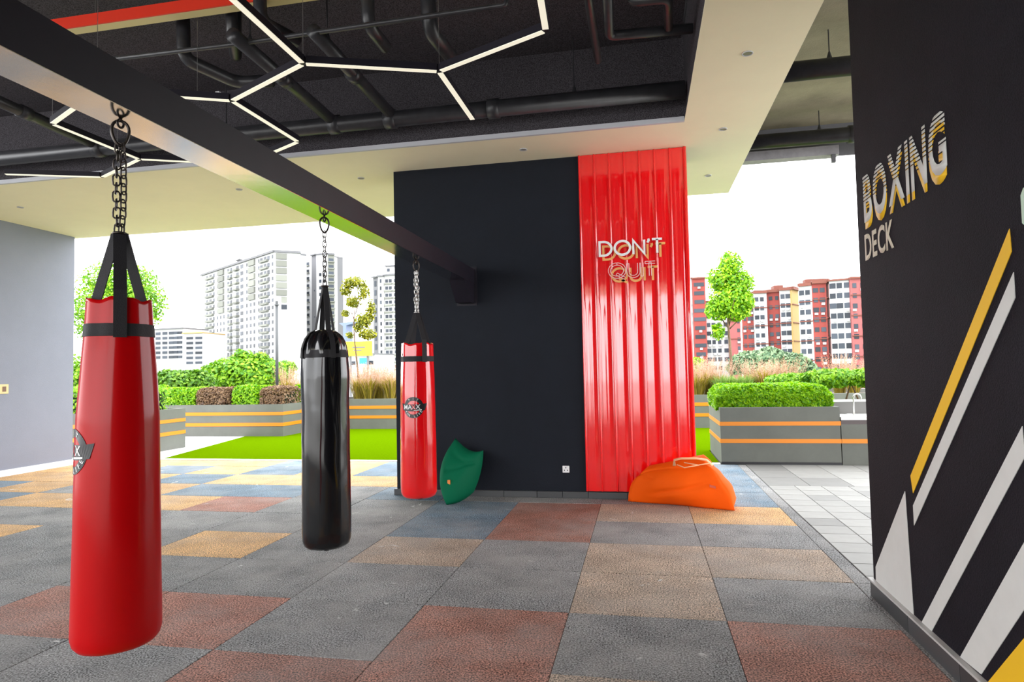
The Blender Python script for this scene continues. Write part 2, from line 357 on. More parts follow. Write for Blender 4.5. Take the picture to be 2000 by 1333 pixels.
def bag(label, Y, prof, vinyl, zband, ztop, zring, zbeam, strands, chain_m, fold, seed, hood=False, strap_rot=0., emblem=None, twist=0.):
    X = -2.065
    t = thing('punching_bag', label, 'punching bag', (X, Y, prof[0][0]), 'punching bags under the steel beam')
    R_ = random.Random(seed); ph = [R_.uniform(0, 6.28) for _ in range(8)]
    zs = [p[0] for p in prof]; rs = [p[1] for p in prof]
    def rad(th, z):
        r = float(np.interp(z, zs, rs))
        k = max(0., (z - (zband - .55)) / .55) if z < zband else 1.
        a = fold * (.25 + .75 * k ** 1.3)
        w = .45 * math.cos(5 * th + ph[0] + z * 1.2) + .33 * math.cos(8 * th + ph[1] - z) + .3 * math.cos(3 * th + ph[2] + 2 * z) + .15 * math.cos(13 * th + ph[3])
        w2 = .35 * math.cos(2 * th + ph[4] + z * 5) * math.sin(z * 9 + ph[5]) + .25 * math.sin(z * 21 + 3 * math.cos(th + ph[6]))
        return max(.002, r + a * w + fold * .22 * w2 * min(1, r * 12))
    SEG = 72
    def shell(z0, z1, n, dr=0., scallop=0., name='body', m=vinyl, bottom=False, thick=0.):
        V = []; F = []
        zl = [z0 + (z1 - z0) * i / n for i in range(n + 1)]
        if bottom: zl = sorted(set([p[0] for p in prof if p[0] < z0 + .12] + [z for z in zl if z > z0 + .11]))
        for i, z in enumerate(zl):
            for k in range(SEG):
                th = 2 * math.pi * k / SEG
                zz = z
                if scallop: zz = z0 + (z - z0) * (1 + scallop * (math.cos(4 * (th - strap_rot)) * .6 + .25 * math.cos(9 * th + ph[1])))
                r = rad(th, z) + dr; V.append((X + r * math.cos(th), Y + r * math.sin(th), zz))
        n2 = len(zl)
        for i in range(n2 - 1):
            for k in range(SEG): F.append((i * SEG + k, i * SEG + (k + 1) % SEG, (i + 1) * SEG + (k + 1) % SEG, (i + 1) * SEG + k))
        if bottom: F.append(tuple(range(SEG))[::-1])
        return G().add(V, F).obj(name, m, t, smooth=True)
    body = shell(prof[0][0], zband, 60, bottom=True)
    if hood:
        V = []; F = []; n = 12
        for i in range(n + 1):
            f = i / n; z = zband + (ztop - zband) * math.sin(f * math.pi / 2) ; s = math.cos(f * math.pi / 2) ** .75
            for k in range(SEG):
                th = 2 * math.pi * k / SEG; r = max(.008, rad(th, zband) * s + .004 * math.cos(9 * th + ph[2]) * s)
                V.append((X + r * math.cos(th), Y + r * math.sin(th), z))
        for i in range(n):
            for k in range(SEG): F.append((i * SEG + k, i * SEG + (k + 1) % SEG, (i + 1) * SEG + (k + 1) % SEG, (i + 1) * SEG + k))
        G().add(V, F).obj('hood', vinyl, t, smooth=True)
    else:
        sk = shell(zband, ztop, 8, scallop=.09, name='skirt')
        md = sk.modifiers.new('thickness', 'SOLIDIFY'); md.thickness = .006; md.offset = -1
        G().add([(X + .96 * rad(2 * math.pi * k / SEG, zband) * math.cos(2 * math.pi * k / SEG), Y + .96 * rad(2 * math.pi * k / SEG, zband) * math.sin(2 * math.pi * k / SEG), zband + .02) for k in range(SEG)], [tuple(range(SEG))]).obj('filling_cover', M_web, t)
    shell(zband - .025, zband + .025, 3, dr=.003, name='band', m=M_web)
    # straps
    for k in range(4):
        th = strap_rot + math.pi / 2 * k
        rb = rad(th, zband) + .006; d = Vector((math.cos(th), math.sin(th), 0))
        top = Vector((X, Y, zring)) + d * .012
        pts = [Vector((X, Y, zband - .03)) + d * rb, Vector((X, Y, zband + .03)) + d * rb]
        if hood:
            for i in range(1, 5):
                f = i / 5; pts.append(Vector((X, Y, zband + (ztop - zband) * math.sin(f * math.pi / 2) + .004)) + d * (rb * math.cos(f * math.pi / 2) ** .75))
        else:
            front = d.dot(Vector((-X, -Y, 0)).normalized()) > .72
            if front: pts += [Vector((X, Y, ztop - .03)) + d * (rad(th, ztop) + .009), Vector((X, Y, ztop + .03)) + d * (rad(th, ztop) + .004)]
            else: pts = [Vector((X, Y, zband + .03)) + d * (rb - .022), Vector((X, Y, ztop)) + d * (rad(th, ztop) - .035)]
        pts += [pts[-1].lerp(top, .5), top]
        fr_ = hood or d.dot(Vector((-X, -Y, 0)).normalized()) > .72; nv = d if fr_ else d + Vector((-d.y, d.x, 0)) * (1.1 if k % 2 else -1.1)
        G().ribbon(pts, lambda i, nv=nv: nv + Vector((0, 0, .15)), .046 if not hood else .034, .004).obj('strap', M_web, t)
    # strap ring, chain, shackle
    G().tube([(X + .022 * math.cos(a), Y + .022 * math.sin(a), zring + .004) for a in [2 * math.pi * i / 16 for i in range(16)]], .005, 8, True).obj('strap_ring', chain_m, t, smooth=True)
    zsh = zbeam - .112
    Lk, wk, rk = .046, .026, .0034
    lm = link_mesh(Lk, wk, rk, chain_m); pitch = Lk - 2.3 * rk - .004
    n = int(round((zsh - zring) / pitch)); pitch = (zsh - zring) / n
    for s in range(strands):
        a = 2 * math.pi * s / max(1, strands) + .7
        for i in range(n):
            o = link('chain_link', lm, t); o.rotation_euler = (R_.uniform(-.08, .08), R_.uniform(-.08, .08), math.pi / 2 * (i % 2) + s * .6 + twist * i)
            spread = .013 * math.sin(math.pi * (i + .5) / n) ** .4 if strands > 1 else 0.
            aa = a + twist * i
            o.location = (X + spread * math.cos(aa), Y + spread * math.sin(aa), zring + (i + .5) * pitch + .004)
    c = Vector((X, Y, zbeam - .062)); side = Vector((.72, .69, 0))
    G().tube([c + side * (.030 * math.cos(a) * (1 - .25 * math.sin(a) * (-1))) + Vector((0, 0, .052 * math.sin(a))) for a in [2 * math.pi * i / 22 for i in range(22)]], .0062, 8, True).obj('shackle', M_chainD, t, smooth=True)
    e = G().tube([Vector((X, Y, zbeam - .022)) + Vector((.0, .016 * math.cos(a), .016 * math.sin(a))) for a in [2 * math.pi * i / 14 for i in range(14)]], .005, 8, True)
    e.tube([(X, Y, zbeam - .012), (X, Y, zbeam - .0005)], .007, 8); e.obj('eye_bolt', M_chainD, t, smooth=True)
    # bottom tag
    G().ribbon([(X + rad(-1.1, zs[3]) * .93 * math.cos(-1.1), Y + rad(-1.1, zs[3]) * .93 * math.sin(-1.1), zs[0] + .02), (X + .07 * math.cos(-1.1), Y + .07 * math.sin(-1.1), zs[0] - .004), (X + .04 * math.cos(-1.1), Y + .04 * math.sin(-1.1), zs[0] - .006)], lambda i: (math.cos(-1.1), math.sin(-1.1), -.4), .03, .004).obj('bottom_tab', M_web, t)
    if emblem:
        th0, zc, er = emblem
        def mp(x, y, d=.0025):
            z = zc + y; r0 = rad(th0, z); th = th0 + x / r0; r = rad(th, z) + d; return (X + r * math.cos(th), Y + r * math.sin(th), z)
        def annulus(r0, r1, d, n=48, ky=8):
            g = G(); V = []; F = []
            for i in range(ky + 1):
                rr = r0 + (r1 - r0) * i / ky
                for k in range(n): V.append(mp(rr * math.cos(2 * math.pi * k / n), rr * math.sin(2 * math.pi * k / n), d))
            for i in range(ky):
                for k in range(n): F.append((i * n + k, i * n + (k + 1) % n, (i + 1) * n + (k + 1) % n, (i + 1) * n + k))
            return g.add(V, F)
        em = annulus(er * .66, er, .0022).obj('emblem', M_print, t); em['label'] = 'round black emblem with white lettering'
        annulus(er * .05, er * .655, .0020).obj('emblem_centre', vinyl, em)
        g = G(); V = []; F = []; nx = 20
        for i in range(nx + 1):
            f = -1 + 2 * i / nx
            for s in (-1, 1): V.append(mp(f * er * (1.22 + .10 * s), (s * .33 + .10 * f * f - .03) * er, .0030))
        for i in range(nx): F.append((2 * i, 2 * i + 2, 2 * i + 3, 2 * i + 1))
        g.add(V, F).obj('emblem_banner', M_print, em)
        def word(txt, size, x, y, m, ang=0., sp=1., d=.0042):
            me = font_mesh(txt, size, offset=size * .012, spacing=sp); b = bounds(me); cx = (b[0] + b[1]) / 2; cyy = (b[2] + b[3]) / 2
            for v in me.vertices:
                px, py = v.co.x - cx, v.co.y - cyy; qx = px * math.cos(ang) - py * math.sin(ang) + x; qy = px * math.sin(ang) + py * math.cos(ang) + y
                v.co = mp(qx, qy, d)
            me.materials.clear(); me.materials.append(m); link('lettering', me, em)
        word('MA', er * .62, -er * .55, er * .05, M_white); word('X', er * .66, er * .02, er * .04, M_redv2); word('X', er * .62, er * .45, er * .07, M_white)
        g = G(); V = [mp(er * (.05 + .75 * i / 6), er * (-.27 + s * .04 + .05 * i / 6), .0042) for i in range(7) for s in (-1, 1)]
        g.add(V, [(2 * i, 2 * i + 2, 2 * i + 3, 2 * i + 1) for i in range(6)]).obj('emblem_bar', M_white, em)
        for txt, a0, st, up_ in (('FIT', 118, -28, 1), ('FOR LIFE', 210, 17.5, -1)):
            for i, ch in enumerate(txt):
                if ch == ' ': continue
                a = math.radians(a0 + st * i); word(ch, er * .30, er * .83 * math.cos(a), er * .83 * math.sin(a), M_white, a - math.pi / 2 if up_ > 0 else a + math.pi / 2)
    return t
M_print = mat('black_print', (.008, .007, .010), .35)
def profile(z0, pts): return [(z0, .001), (z0 + .004, pts[0][1] * .55), (z0 + .012, pts[0][1] * .80), (z0 + .030, pts[0][1] * .93), (z0 + .06, pts[0][1] * .99)] + pts
def profile_flat(z0, pts): return [(z0, .001), (z0 + .006, pts[0][1] * .70), (z0 + .014, pts[0][1] * .88), (z0 + .03, pts[0][1] * .96), (z0 + .055, pts[0][1])] + pts
bag('large red vinyl punching bag nearest the camera, on dark double chain', 2.25, profile_flat(.450, [(.53, .158), (.80, .154), (1.05, .150), (1.35, .145), (1.6, .127), (1.69, .119), (1.83, .112)]),
    M_redv, 1.69, 1.815, 2.085, BZ0, 2, M_chainD, .0055, 3, strap_rot=-.80, emblem=(math.radians(-124), 1.222, .088))
bag('black vinyl punching bag hanging between the two red ones', 3.99, profile(.363, [(.48, .157), (.9, .155), (1.3, .152), (1.5, .155), (1.62, .148), (1.8, .13)]),
    M_blkv, 1.635, 1.80, 2.085, BZ0, 1, M_chainD, .013, 5, hood=True, strap_rot=-.75)
bag('bright red vinyl punching bag closest to the charcoal wall, on silver chain', 5.80, profile(.336, [(.45, .168), (.9, .166), (1.3, .160), (1.5, .156), (1.63, .150), (1.78, .146)]),
    M_redv2, 1.625, 1.77, 2.06, BZ0, 3, M_chain, .0065, 8, strap_rot=-.8, emblem=(math.radians(-86), 1.18, .096), twist=.35)

# ------------------------------------------------------------------ red cladding and neon sign
cl = thing('metal_cladding', 'glossy red ribbed metal cladding on the right part of the charcoal wall', 'cladding', (-.05, YW, .08))
cx0, cx1, npan = -.672, .545, 7; pw = (cx1 - cx0) / npan
def panel_mesh(w):
    n = 28; V = []; F = []
    for i in range(n + 1):
        f = i / n; x = f * w; g_ = min(1, max(0, (f - .14) / .86))
        y = -.018 - .0085 * math.sin(math.pi * g_) - .0016 * math.sin(4 * math.pi * g_)
        if f < .14: y = -.018 - .024 * math.sin(math.pi * f / .14) ** .6
        V += [(x, y, .085), (x, y, ZS - .004)]
    F = [(2 * i, 2 * i + 2, 2 * i + 3, 2 * i + 1) for i in range(n)]
    k = len(V); V += [(0, -.001, .085), (w, -.001, .085), (w, -.001, ZS - .004), (0, -.001, ZS - .004)]; F.append((k + 3, k + 2, k + 1, k))
    return G().add(V, F).mesh('panel', M_red, smooth=True)
pmesh = panel_mesh(pw)
for i in range(npan):
    o = link('panel', pmesh, cl); o.location = (cx0 + pw * i, YW - .002, 0)
g = G().tube([(cx1 + .006, YW - .026, .085), (cx1 + .006, YW - .026, ZS - .004)], .022, 12); g.obj('corner_trim', M_red, cl, smooth=True)
sm = G().tube([(0, 0, 0), (0, -.004, 0)], .0045, 8).mesh('screw', M_chain)
for i in range(npan):
    for z in (.11, 1.3, 2.6): link('screw', sm, cl).location = (cx0 + pw * (i + .55), YW - .022, z + .02 * (i % 2))

def arc(cx, cy, rx, ry, a0, a1, n=18): return [(cx + rx * math.cos(math.radians(a0 + (a1 - a0) * i / n)), cy + ry * math.sin(math.radians(a0 + (a1 - a0) * i / n))) for i in range(n + 1)]
GLY = {'D': ([[(0, 0), (0, 1), (.25, 1)] + arc(.25, .5, .5, .5, 90, -90) + [(0, 0)]], .75), 'O': ([arc(.48, .5, .48, .5, 90, 450, 32)], .96),
       'N': ([[(0, 0), (0, 1), (.68, 0), (.68, 1)]], .68), "'": ([[(.06, 1.06), (.08, .95), (0, .78)]], .08), 'T': ([[(0, 1), (.62, 1)], [(.31, 1), (.31, 0)]], .62),
       'Q': ([arc(.48, .5, .48, .5, 90, 450, 32), [(.45, .25), (.65, .10), (.98, -.12)]], .96), 'U': ([[(0, 1), (0, .35)] + arc(.34, .35, .34, .35, 180, 360) + [(.68, 1)]], .68), 'I': ([[(0, 0), (0, 1)]], 0.)}
def strokes(text, x0, x1, gap=.2):
    tot = sum(GLY[c][1] for c in text) + gap * (len(text) - 1); sc = (x1 - x0) / tot; x = x0; out = []
    for c in text: out.append((c, [[(x + p[0] * sc, p[1]) for p in st] for st in GLY[c][0]])); x += (GLY[c][1] + gap) * sc
    return out
sg = thing('wall_sign', "white and orange lettering DON'T QUIT mounted on the red cladding", 'sign', (.05, YW - .06, 2.5))
YS = YW - .065
def pix(u, v): p = ony(u, v, YS); return p
def line_sign(text, xa, xb, base, top, Yp, m, w, outline=False):
    xa_, xb_ = pix(xa, 500).x, pix(xb, 500).x; z0 = pix((xa + xb) / 2, base).z; z1 = pix((xa + xb) / 2, top).z
    for c, sts in strokes(text, xa_, xb_):
        g = G()
        for st in sts:
            P = [Vector((p[0], Yp, z0 + p[1] * (z1 - z0))) for p in st]
            if not outline:
                Q = [P[0]]
                for a, b in zip(P, P[1:]): Q += [b]
                # mitred flat ribbon
                n = len(Q); closed = (Q[0] - Q[-1]).length < 1e-4
                V = []
                for i in range(n):
                    a = Q[i - 1] if i else (Q[-2] if closed else Q[0]); b = Q[i + 1] if i < n - 1 else (Q[1] if closed else Q[-1])
                    d1 = (Q[i] - a); d2 = (b - Q[i]); d1 = d1.normalized() if d1.length > 1e-6 else d2.normalized(); d2 = d2.normalized() if d2.length > 1e-6 else d1
                    n1 = Vector((-d1.z, 0, d1.x)); n2 = Vector((-d2.z, 0, d2.x)); mm = n1 + n2; mm = mm.normalized() if mm.length > 1e-3 else n1
                    k = w / 2 / max(.45, mm.dot(n1))
                    for s, yy in ((-1, -.006), (1, -.006), (1, .006), (-1, .006)): V.append(Q[i] + mm * (s * k) + Vector((0, yy, 0)))
                F = [(i * 4 + k, i * 4 + (k + 1) % 4, i * 4 + 4 + (k + 1) % 4, i * 4 + 4 + k) for i in range(n - 1) for k in range(4)] + [(3, 2, 1, 0), tuple((n - 1) * 4 + k for k in range(4))]
                g.add(V, F)
            else:
                for s in (-1, 1):
                    V = []
                    n = len(P)
                    for i in range(n):
                        d = (P[min(i + 1, n - 1)] - P[max(i - 1, 0)]).normalized(); V.append(P[i] + Vector((-d.z, 0, d.x)) * (s * w / 2))
                    g.tube(V, .0042, 6)
                g.tube([P[0] - Vector((0, 0, 0)) + Vector((-(P[1] - P[0]).normalized().z, 0, (P[1] - P[0]).normalized().x)) * (w / 2), P[0] - Vector((-(P[1] - P[0]).normalized().z, 0, (P[1] - P[0]).normalized().x)) * (w / 2)], .0042, 6)
        g.obj('letter', m, sg)
line_sign("DON'T", 1178.5, 1300, 504, 478, YS + .022, M_inner, .026)
line_sign("DON'T", 1171.5, 1294, 497, 470, YS, M_white, .026)
line_sign('QUIT', 1194, 1284, 548.5, 522.5, YS + .022, M_inner, .026)
line_sign('QUIT', 1189.5, 1279, 540.5, 514.5, YS, mat('pale_pink_tube', (.85, .55, .55), .4), .026, outline=True)
for x in (-.45, -.1, .25, .42):
    for z in (2.60, 2.33): B(x - .005, x + .005, YS + .012, YW - .03, z, z + .010).obj('standoff', M_red, sg)

# ------------------------------------------------------------------ right wall graphics
wg = thing('wall_lettering', 'BOXING DECK lettering, white with a yellow shadow, on the dark grey wall', 'lettering', (XR, 4, 2.2))
def wall_word(txt, ya, yb, za, zb, m, off, name, stripe=None, offw=.02):
    G_ = []; x = 0.; lo_, hi_ = 9., -9.
    for ch in txt:
        me = font_mesh(ch, 1., offset=offw); a, b, c_, d = bounds(me); G_.append((me, x - a, ch)); x += (b - a) + .10; lo_ = min(lo_, c_); hi_ = max(hi_, d)
    x1 = x - .10
    for me, dx, ch in G_:
        bm = bmesh.new(); bm.from_mesh(me); bpy.data.meshes.remove(me)
        bmesh.ops.remove_doubles(bm, verts=bm.verts[:], dist=1e-4)
        for v in bm.verts: v.co = (XR - off, ya + (yb - ya) * (v.co.x + dx) / x1, za + (zb - za) * (v.co.y - lo_) / (hi_ - lo_))
        def emit(b2, nm, stuff=False):
            r = bmesh.ops.extrude_face_region(b2, geom=b2.faces[:]); bmesh.ops.translate(b2, vec=(.0011, 0, 0), verts=[e for e in r['geom'] if isinstance(e, bmesh.types.BMVert)])
            bmesh.ops.recalc_face_normals(b2, faces=b2.faces[:])
            d = bpy.data.meshes.new(nm); b2.to_mesh(d); d.materials.append(m); o = link(nm, d, wg)
            if stuff: o['kind'] = 'stuff'
        if not stripe: emit(bm, 'letter'); bm.free(); continue
        H = zb - za; acc = bmesh.new()
        for k, (lo, hi) in enumerate(stripe):
            b2 = bm.copy()
            for zc, inner in ((za + H * lo, True), (za + H * hi, False)):
                bmesh.ops.bisect_plane(b2, geom=b2.verts[:] + b2.edges[:] + b2.faces[:], plane_co=(0, 0, zc), plane_no=(0, 0, 1), clear_inner=inner, clear_outer=not inner)
            if k == 0: emit(b2, 'letter')
            else:
                tmp = bpy.data.meshes.new('tmp'); b2.to_mesh(tmp); acc.from_mesh(tmp); bpy.data.meshes.remove(tmp)
            b2.free()
        emit(acc, 'letter_stripes', True); acc.free(); bm.free()
bands = [(-.02, .46)] + [(.485 + .0745 * i, .485 + .0745 * i + .046) for i in range(7)]
wall_word('BOXING', 4.475, 3.345, 2.352, 2.66, M_yellow, .0012, 'lettering', bands)
wall_word('BOXING', 4.485, 3.335, 2.395, 2.70, M_offwhite, .0026, 'lettering', bands)
wall_word('DECK', 4.50, 4.02, 2.155, 2.325, mat('wall_graphic_cream', (.62, .55, .44), .6), .0020, 'lettering')
def stripe(poly, m, label, cat='wall stripe', ext=None):
    P = [onx(u, v, XR - .003) for u, v in poly]
    o = G().prism(P, (.0028, 0, 0)).obj('wall_stripe', m); tag(o, label, cat, 'painted stripes on the dark grey wall'); return o
stripe([(1971, 447), (1975, 492), (1783, 964), (1778, 930)], M_yellow, 'narrow yellow slanted stripe on the dark grey wall')
stripe([(1979, 532), (1982, 582), (1785, 1027), (1783, 988)], M_offwhite, 'white slanted stripe right under the narrow yellow stripe')
stripe([(1767, 960), (1784, 1202), (1711, 1144), (1710, 1108)], M_offwhite, 'white four-sided wedge low on the dark grey wall near its corner')
P0 = [(1800, 1218), (1819, 1233)]
stripe([(1996, 833), (2001, 893), (1819, 1234), (1800, 1216)], M_offwhite, 'long white slanted stripe in the middle of the dark grey wall')
stripe([(2060, 952), (2064, 1094), (1916, 1318), (1875, 1284)], M_offwhite, 'wide white slanted stripe above the large yellow shape')
stripe([(1925, 1338), (2080, 1150), (2080, 1470)], M_yellow, 'large yellow shape at the bottom edge of the dark grey wall')
stripe([(1993, 382), (1998, 368), (2040, 330), (2046, 480), (1996, 436)], mat('wall_graphic_mint', (.52, .66, .54), .6), 'pale mint shape at the right edge of the photo on the dark grey wall')

# ------------------------------------------------------------------ small wall fittings and downlights
sk = thing('wall_socket', 'white electrical socket low on the charcoal wall', 'socket', (-.905, YW, .33))
B(-.945, -.865, YW - .009, YW - .0005, .29, .37).obj('plate', M_white, sk, bevel=.003)
for dx, dz in ((0, .02), (-.018, -.012), (.018, -.012)): B(-.905 + dx - .005, -.905 + dx + .005, YW - .0105, YW - .0085, .33 + dz - .008, .33 + dz + .008).obj('pin_hole', M_print, sk)
sw = thing('wall_switch', 'framed switch on the pale grey side wall', 'switch', (XL, 8.44, 1.37))
B(XL + .0005, XL + .012, 8.36, 8.52, 1.295, 1.445).obj('plate', mat('cream_plastic', (.7, .52, .25), .4), sw, bevel=.003)
B(XL + .012, XL + .018, 8.42, 8.475, 1.33, 1.41).obj('rocker', mat('brown_plastic', (.13, .06, .03), .4), sw)
for (u, v), lab in zip([(1460, 104), (1412, 252), (1383, 343), (705, 348), (1022, 292), (467, 370), (40, 405)],
        ['recessed downlight in the right soffit strip, nearest the camera', 'recessed downlight in the right soffit strip, middle of the three', 'recessed downlight in the right soffit strip, beyond the red cladding',
         'recessed downlight in the cream soffit left of the charcoal wall', 'recessed downlight in the cream soffit above the charcoal wall', 'recessed downlight in the cream soffit above the white high-rise', 'recessed downlight in the cream soffit beside the pale grey wall']):
    p = onz(u, v, ZS - .001); dl = thing('downlight', lab, 'downlight', (p.x, p.y, ZS), 'recessed downlights in the cream soffit')
    G().tube([(p.x + .04 * math.cos(a), p.y + .04 * math.sin(a), ZS - .004) for a in [2 * math.pi * i / 20 for i in range(20)]], .005, 6, True).obj('trim_ring', M_edge, dl, smooth=True)
    G().tube([(p.x, p.y, ZS - .0045), (p.x, p.y, ZS - .0005)], .037, 16).obj('lens', mat('dim_lens', (.25, .23, .2), .3), dl)

# ------------------------------------------------------------------ hexagonal light fixture
ZL = 3.90
hp = {k: onz(*v, ZL) for k, v in dict(V0=(454, 0), V1=(592, 126), V2=(453, 198), V3=(329, 188), V4=(582, 278), V5=(526, 303), V6=(858, 141), V7=(1066, 61), V8=(1056, 0), V9=(924, 236), A=(150, 211), B=(102, 243), C=(272, 312), D=(200, 347), E=(68, 343), G=(384, 318)).items()}
LB = 1.05
def ext(a, b): return hp[a] + (hp[b] - hp[a]).normalized() * LB
hp['V0x'] = ext('V1', 'V0'); hp['V8x'] = ext('V7', 'V8'); hp['N'] = (ext('V2', 'V3') + ext('B', 'A')) / 2; hp['M'] = (ext('V4', 'V5') + ext('C', 'G')) / 2; hp['Ex'] = ext('D', 'E')
hx = thing('hexagon_light', 'suspended light fixture of white linear bars in linked hexagons', 'light', hp['V2'])
for a, b in ('V1 V0x', 'V1 V2', 'V2 N', 'N B', 'B C', 'C D', 'D Ex', 'C M', 'M V4', 'V4 V2', 'V1 V6', 'V6 V7', 'V7 V8x', 'V6 V9') and [s.split() for s in ('V1 V0x', 'V1 V2', 'V2 N', 'N B', 'B C', 'C D', 'D Ex', 'C M', 'M V4', 'V4 V2', 'V1 V6', 'V6 V7', 'V7 V8x', 'V6 V9')]:
    p, q = hp[a], hp[b]; t = (q - p).normalized(); w = Vector((-t.y, t.x, 0)) * .024; p = p + t * .022; q = q - t * .022
    h = G().prism([p - w + Vector((0, 0, .006)), q - w + Vector((0, 0, .006)), q + w + Vector((0, 0, .006)), p + w + Vector((0, 0, .006))], (0, 0, .055)).obj('light_bar', M_beam, hx)
    w2 = w * .92
    G().prism([p - w2, q - w2, q + w2, p + w2], (0, 0, .0055)).obj('diffuser', M_led, h)
for k in ('V1', 'V2', 'V6', 'V4', 'B', 'C', 'D', 'V7', 'N'):
    c = hp[k]; G().tube([c + Vector((0, 0, .003)), c + Vector((0, 0, .06))], .021, 6).obj('joint', M_beam, hx)
    if k in ('D', 'V4'): continue
    c = c + {'V2': (hp['N'] - hp['V2']).normalized() * .28, 'C': (hp['B'] - hp['C']).normalized() * .3}.get(k, Vector())
    G().tube([c + Vector((0, 0, .06)), Vector((c.x, c.y, ZC - .0015))], .0022, 5).obj('cable', M_chain, hx)
for u, v in ((828, 133), (427, 188)):
    p = onz(u, v, ZL + .06); B(p.x - .02, p.x + .02, p.y - .02, p.y + .02, ZL + .055, ZL + .095).obj('clip', M_white, hx)

# ------------------------------------------------------------------ pipes and trunking
def pipe(label, pts, r, name='ceiling_pipe', coup=(), hangers=(), m=M_pipe, cat='pipe', group='black pipes in the ceiling void'):
    P = [Vector(p) for p in pts]; t = thing(name, label, cat, P[0], group)
    Q = [P[0]]
    for i in range(1, len(P) - 1):
        d0 = (P[i - 1] - P[i]).normalized(); d1 = (P[i + 1] - P[i]).normalized(); rr = 1.6 * r
        for k in range(5):
            f = k / 4; Q.append((P[i] + d0 * rr) * (1 - f) ** 2 + P[i] * 2 * f * (1 - f) + (P[i] + d1 * rr) * f * f)
    Q.append(P[-1]); G().tube(Q, r, 14).obj('pipe', m, t, smooth=True)
    for c, ax in coup:
        c = Vector(c); ax = Vector(ax).normalized() * .06; G().tube([c - ax, c + ax], r * 1.18, 14).obj('coupling', m, t, smooth=True)
    for h in hangers:
        h = Vector(h); a = [2 * math.pi * i / 16 for i in range(16)]
        G().tube([h + Vector((0, 0, r + .002)), Vector((h.x, h.y, ZC))], .006, 6).obj('hanger_rod', m, t)
        G().tube([h + Vector((0, 0, r - .005)), h + Vector((0, 0, r + .07))], [.03, .009], 8).obj('hanger_cone', m, t)
    return t
zm = 4.26
pipe('thick black pipe running across the ceiling void along the soffit edge', [(-10, 6.55, zm), (.50, 6.55, zm)], .088, coup=[((-1.45, 6.55, zm), (1, 0, 0)), ((-3.25, 6.55, zm), (1, 0, 0)), ((-2.6, 6.55, zm), (1, 0, 0)), ((-6.3, 6.55, zm), (1, 0, 0))], hangers=[(-.6, 6.55, zm), (-4.6, 6.55, zm)])
pipe('black branch pipe meeting the thick pipe behind the hexagon light', [(-3.28, 4.75, 4.36), (-3.27, 6.47, 4.30)], .06, coup=[((-3.28, 5.55, 4.33), (0, 1, 0))], hangers=[(-3.28, 5.0, 4.36)])
pipe('black branch pipe left of the middle light bars meeting the thick pipe', [(-2.60, 4.85, 4.36), (-2.58, 6.47, 4.30)], .06, coup=[((-2.6, 5.62, 4.33), (0, 1, 0))], hangers=[(-2.6, 5.1, 4.36)])
pipe('black branch pipe at the far left of the ceiling void', [(-6.32, 4.6, 4.36), (-6.32, 6.47, 4.30)], .06, coup=[((-6.32, 5.6, 4.33), (0, 1, 0))], hangers=[(-6.32, 5.2, 4.36)])
pipe('short thick black pipe stub above the forked light bars', [(-1.66, 5.0, 4.92), (-1.66, 5.08, 4.36), (-1.60, 5.52, 4.33)], .065)
pipe('short black pipe stub in the middle of the ceiling void', [(-2.12, 4.85, 4.92), (-2.12, 4.88, 4.36), (-2.10, 5.20, 4.33)], .055)
pipe('black pipe running away from the camera near the right soffit strip', [(-.33, 3.9, 4.36), (-.31, 5.86, 4.32)], .035, hangers=[(-.33, 4.9, 4.34)])
pipe('bent black pipe loop beside the right soffit strip', [(-.16, 4.3, 4.34), (-.19, 5.46, 4.33), (.50, 5.50, 4.33)], .042, hangers=[(-.17, 5.0, 4.335)])
pipe('black pipe elbow inside the bent pipe loop', [(0.0, 5.02, 4.92), (0.0, 5.0, 4.34), (.28, 5.0, 4.33), (.30, 5.44, 4.33)], .036)
pipe('thin black conduit crossing the ceiling void with an upturned end', [(-5.6, 4.86, 4.36), (-3.4, 4.90, 4.36), (-.95, 4.80, 4.33), (-.90, 4.80, 4.92)], .020)
pipe('vertical black drop pipe with an elbow left of the hexagon light', [(-3.95, 5.0, 4.92), (-3.95, 5.02, 4.36), (-3.75, 5.5, 4.33), (-3.4, 5.55, 4.33)], .058)
pipe('second vertical black drop pipe near the elbow pipe', [(-3.42, 4.92, 4.92), (-3.42, 4.95, 4.50), (-3.62, 5.3, 4.45), (-3.62, 5.3, 4.92)], .05)
pipe('black sprinkler drop ending in the dark behind the red tray', [(-3.0, 4.7, 4.92), (-3.0, 4.72, 4.42), (-2.85, 5.05, 4.40)], .055)
g_r = 'pipes under the concrete slab'
pipe('dark pipe on a hanger under the concrete slab, nearer the camera', [(1.34, 7.0, 4.52), (6.5, 7.0, 4.52)], .10, hangers=[(1.97, 7.0, 4.52)], group=g_r)
pipe('dark pipe on a hanger at the far edge of the concrete slab', [(1.34, 9.25, 4.56), (6.5, 9.25, 4.56)], .10, hangers=[(2.44, 9.25, 4.56)], group=g_r, coup=[((2.85, 9.25, 4.56), (1, 0, 0))])
gd = thing('slab_gutter', 'grey metal gutter under the far edge of the concrete slab', 'gutter', (2, 9.7, 4.4))
B(1.34, 2.78, 9.62, 9.80, 4.42, 4.55).obj('trough', mat('gutter_grey', (.30, .29, .31), .5, var=.2), gd)
B(2.68, 2.73, 9.60, 9.66, 4.31, 4.42).obj('spout', M_bgrey, gd); B(1.34, 3.4, 9.80, 9.818, 4.45, 4.72).obj('back_plate', M_bgrey, gd)
rt_ = thing('cable_tray', 'red cable tray with a pale lower edge hanging under the black ceiling', 'cable tray', (-3, 4.79, 4.6))
B(-6.0, .3, 4.72, 4.735, 4.60, 4.70).obj('tray_side', mat('tray_red', (.75, .03, .006), .45), rt_)
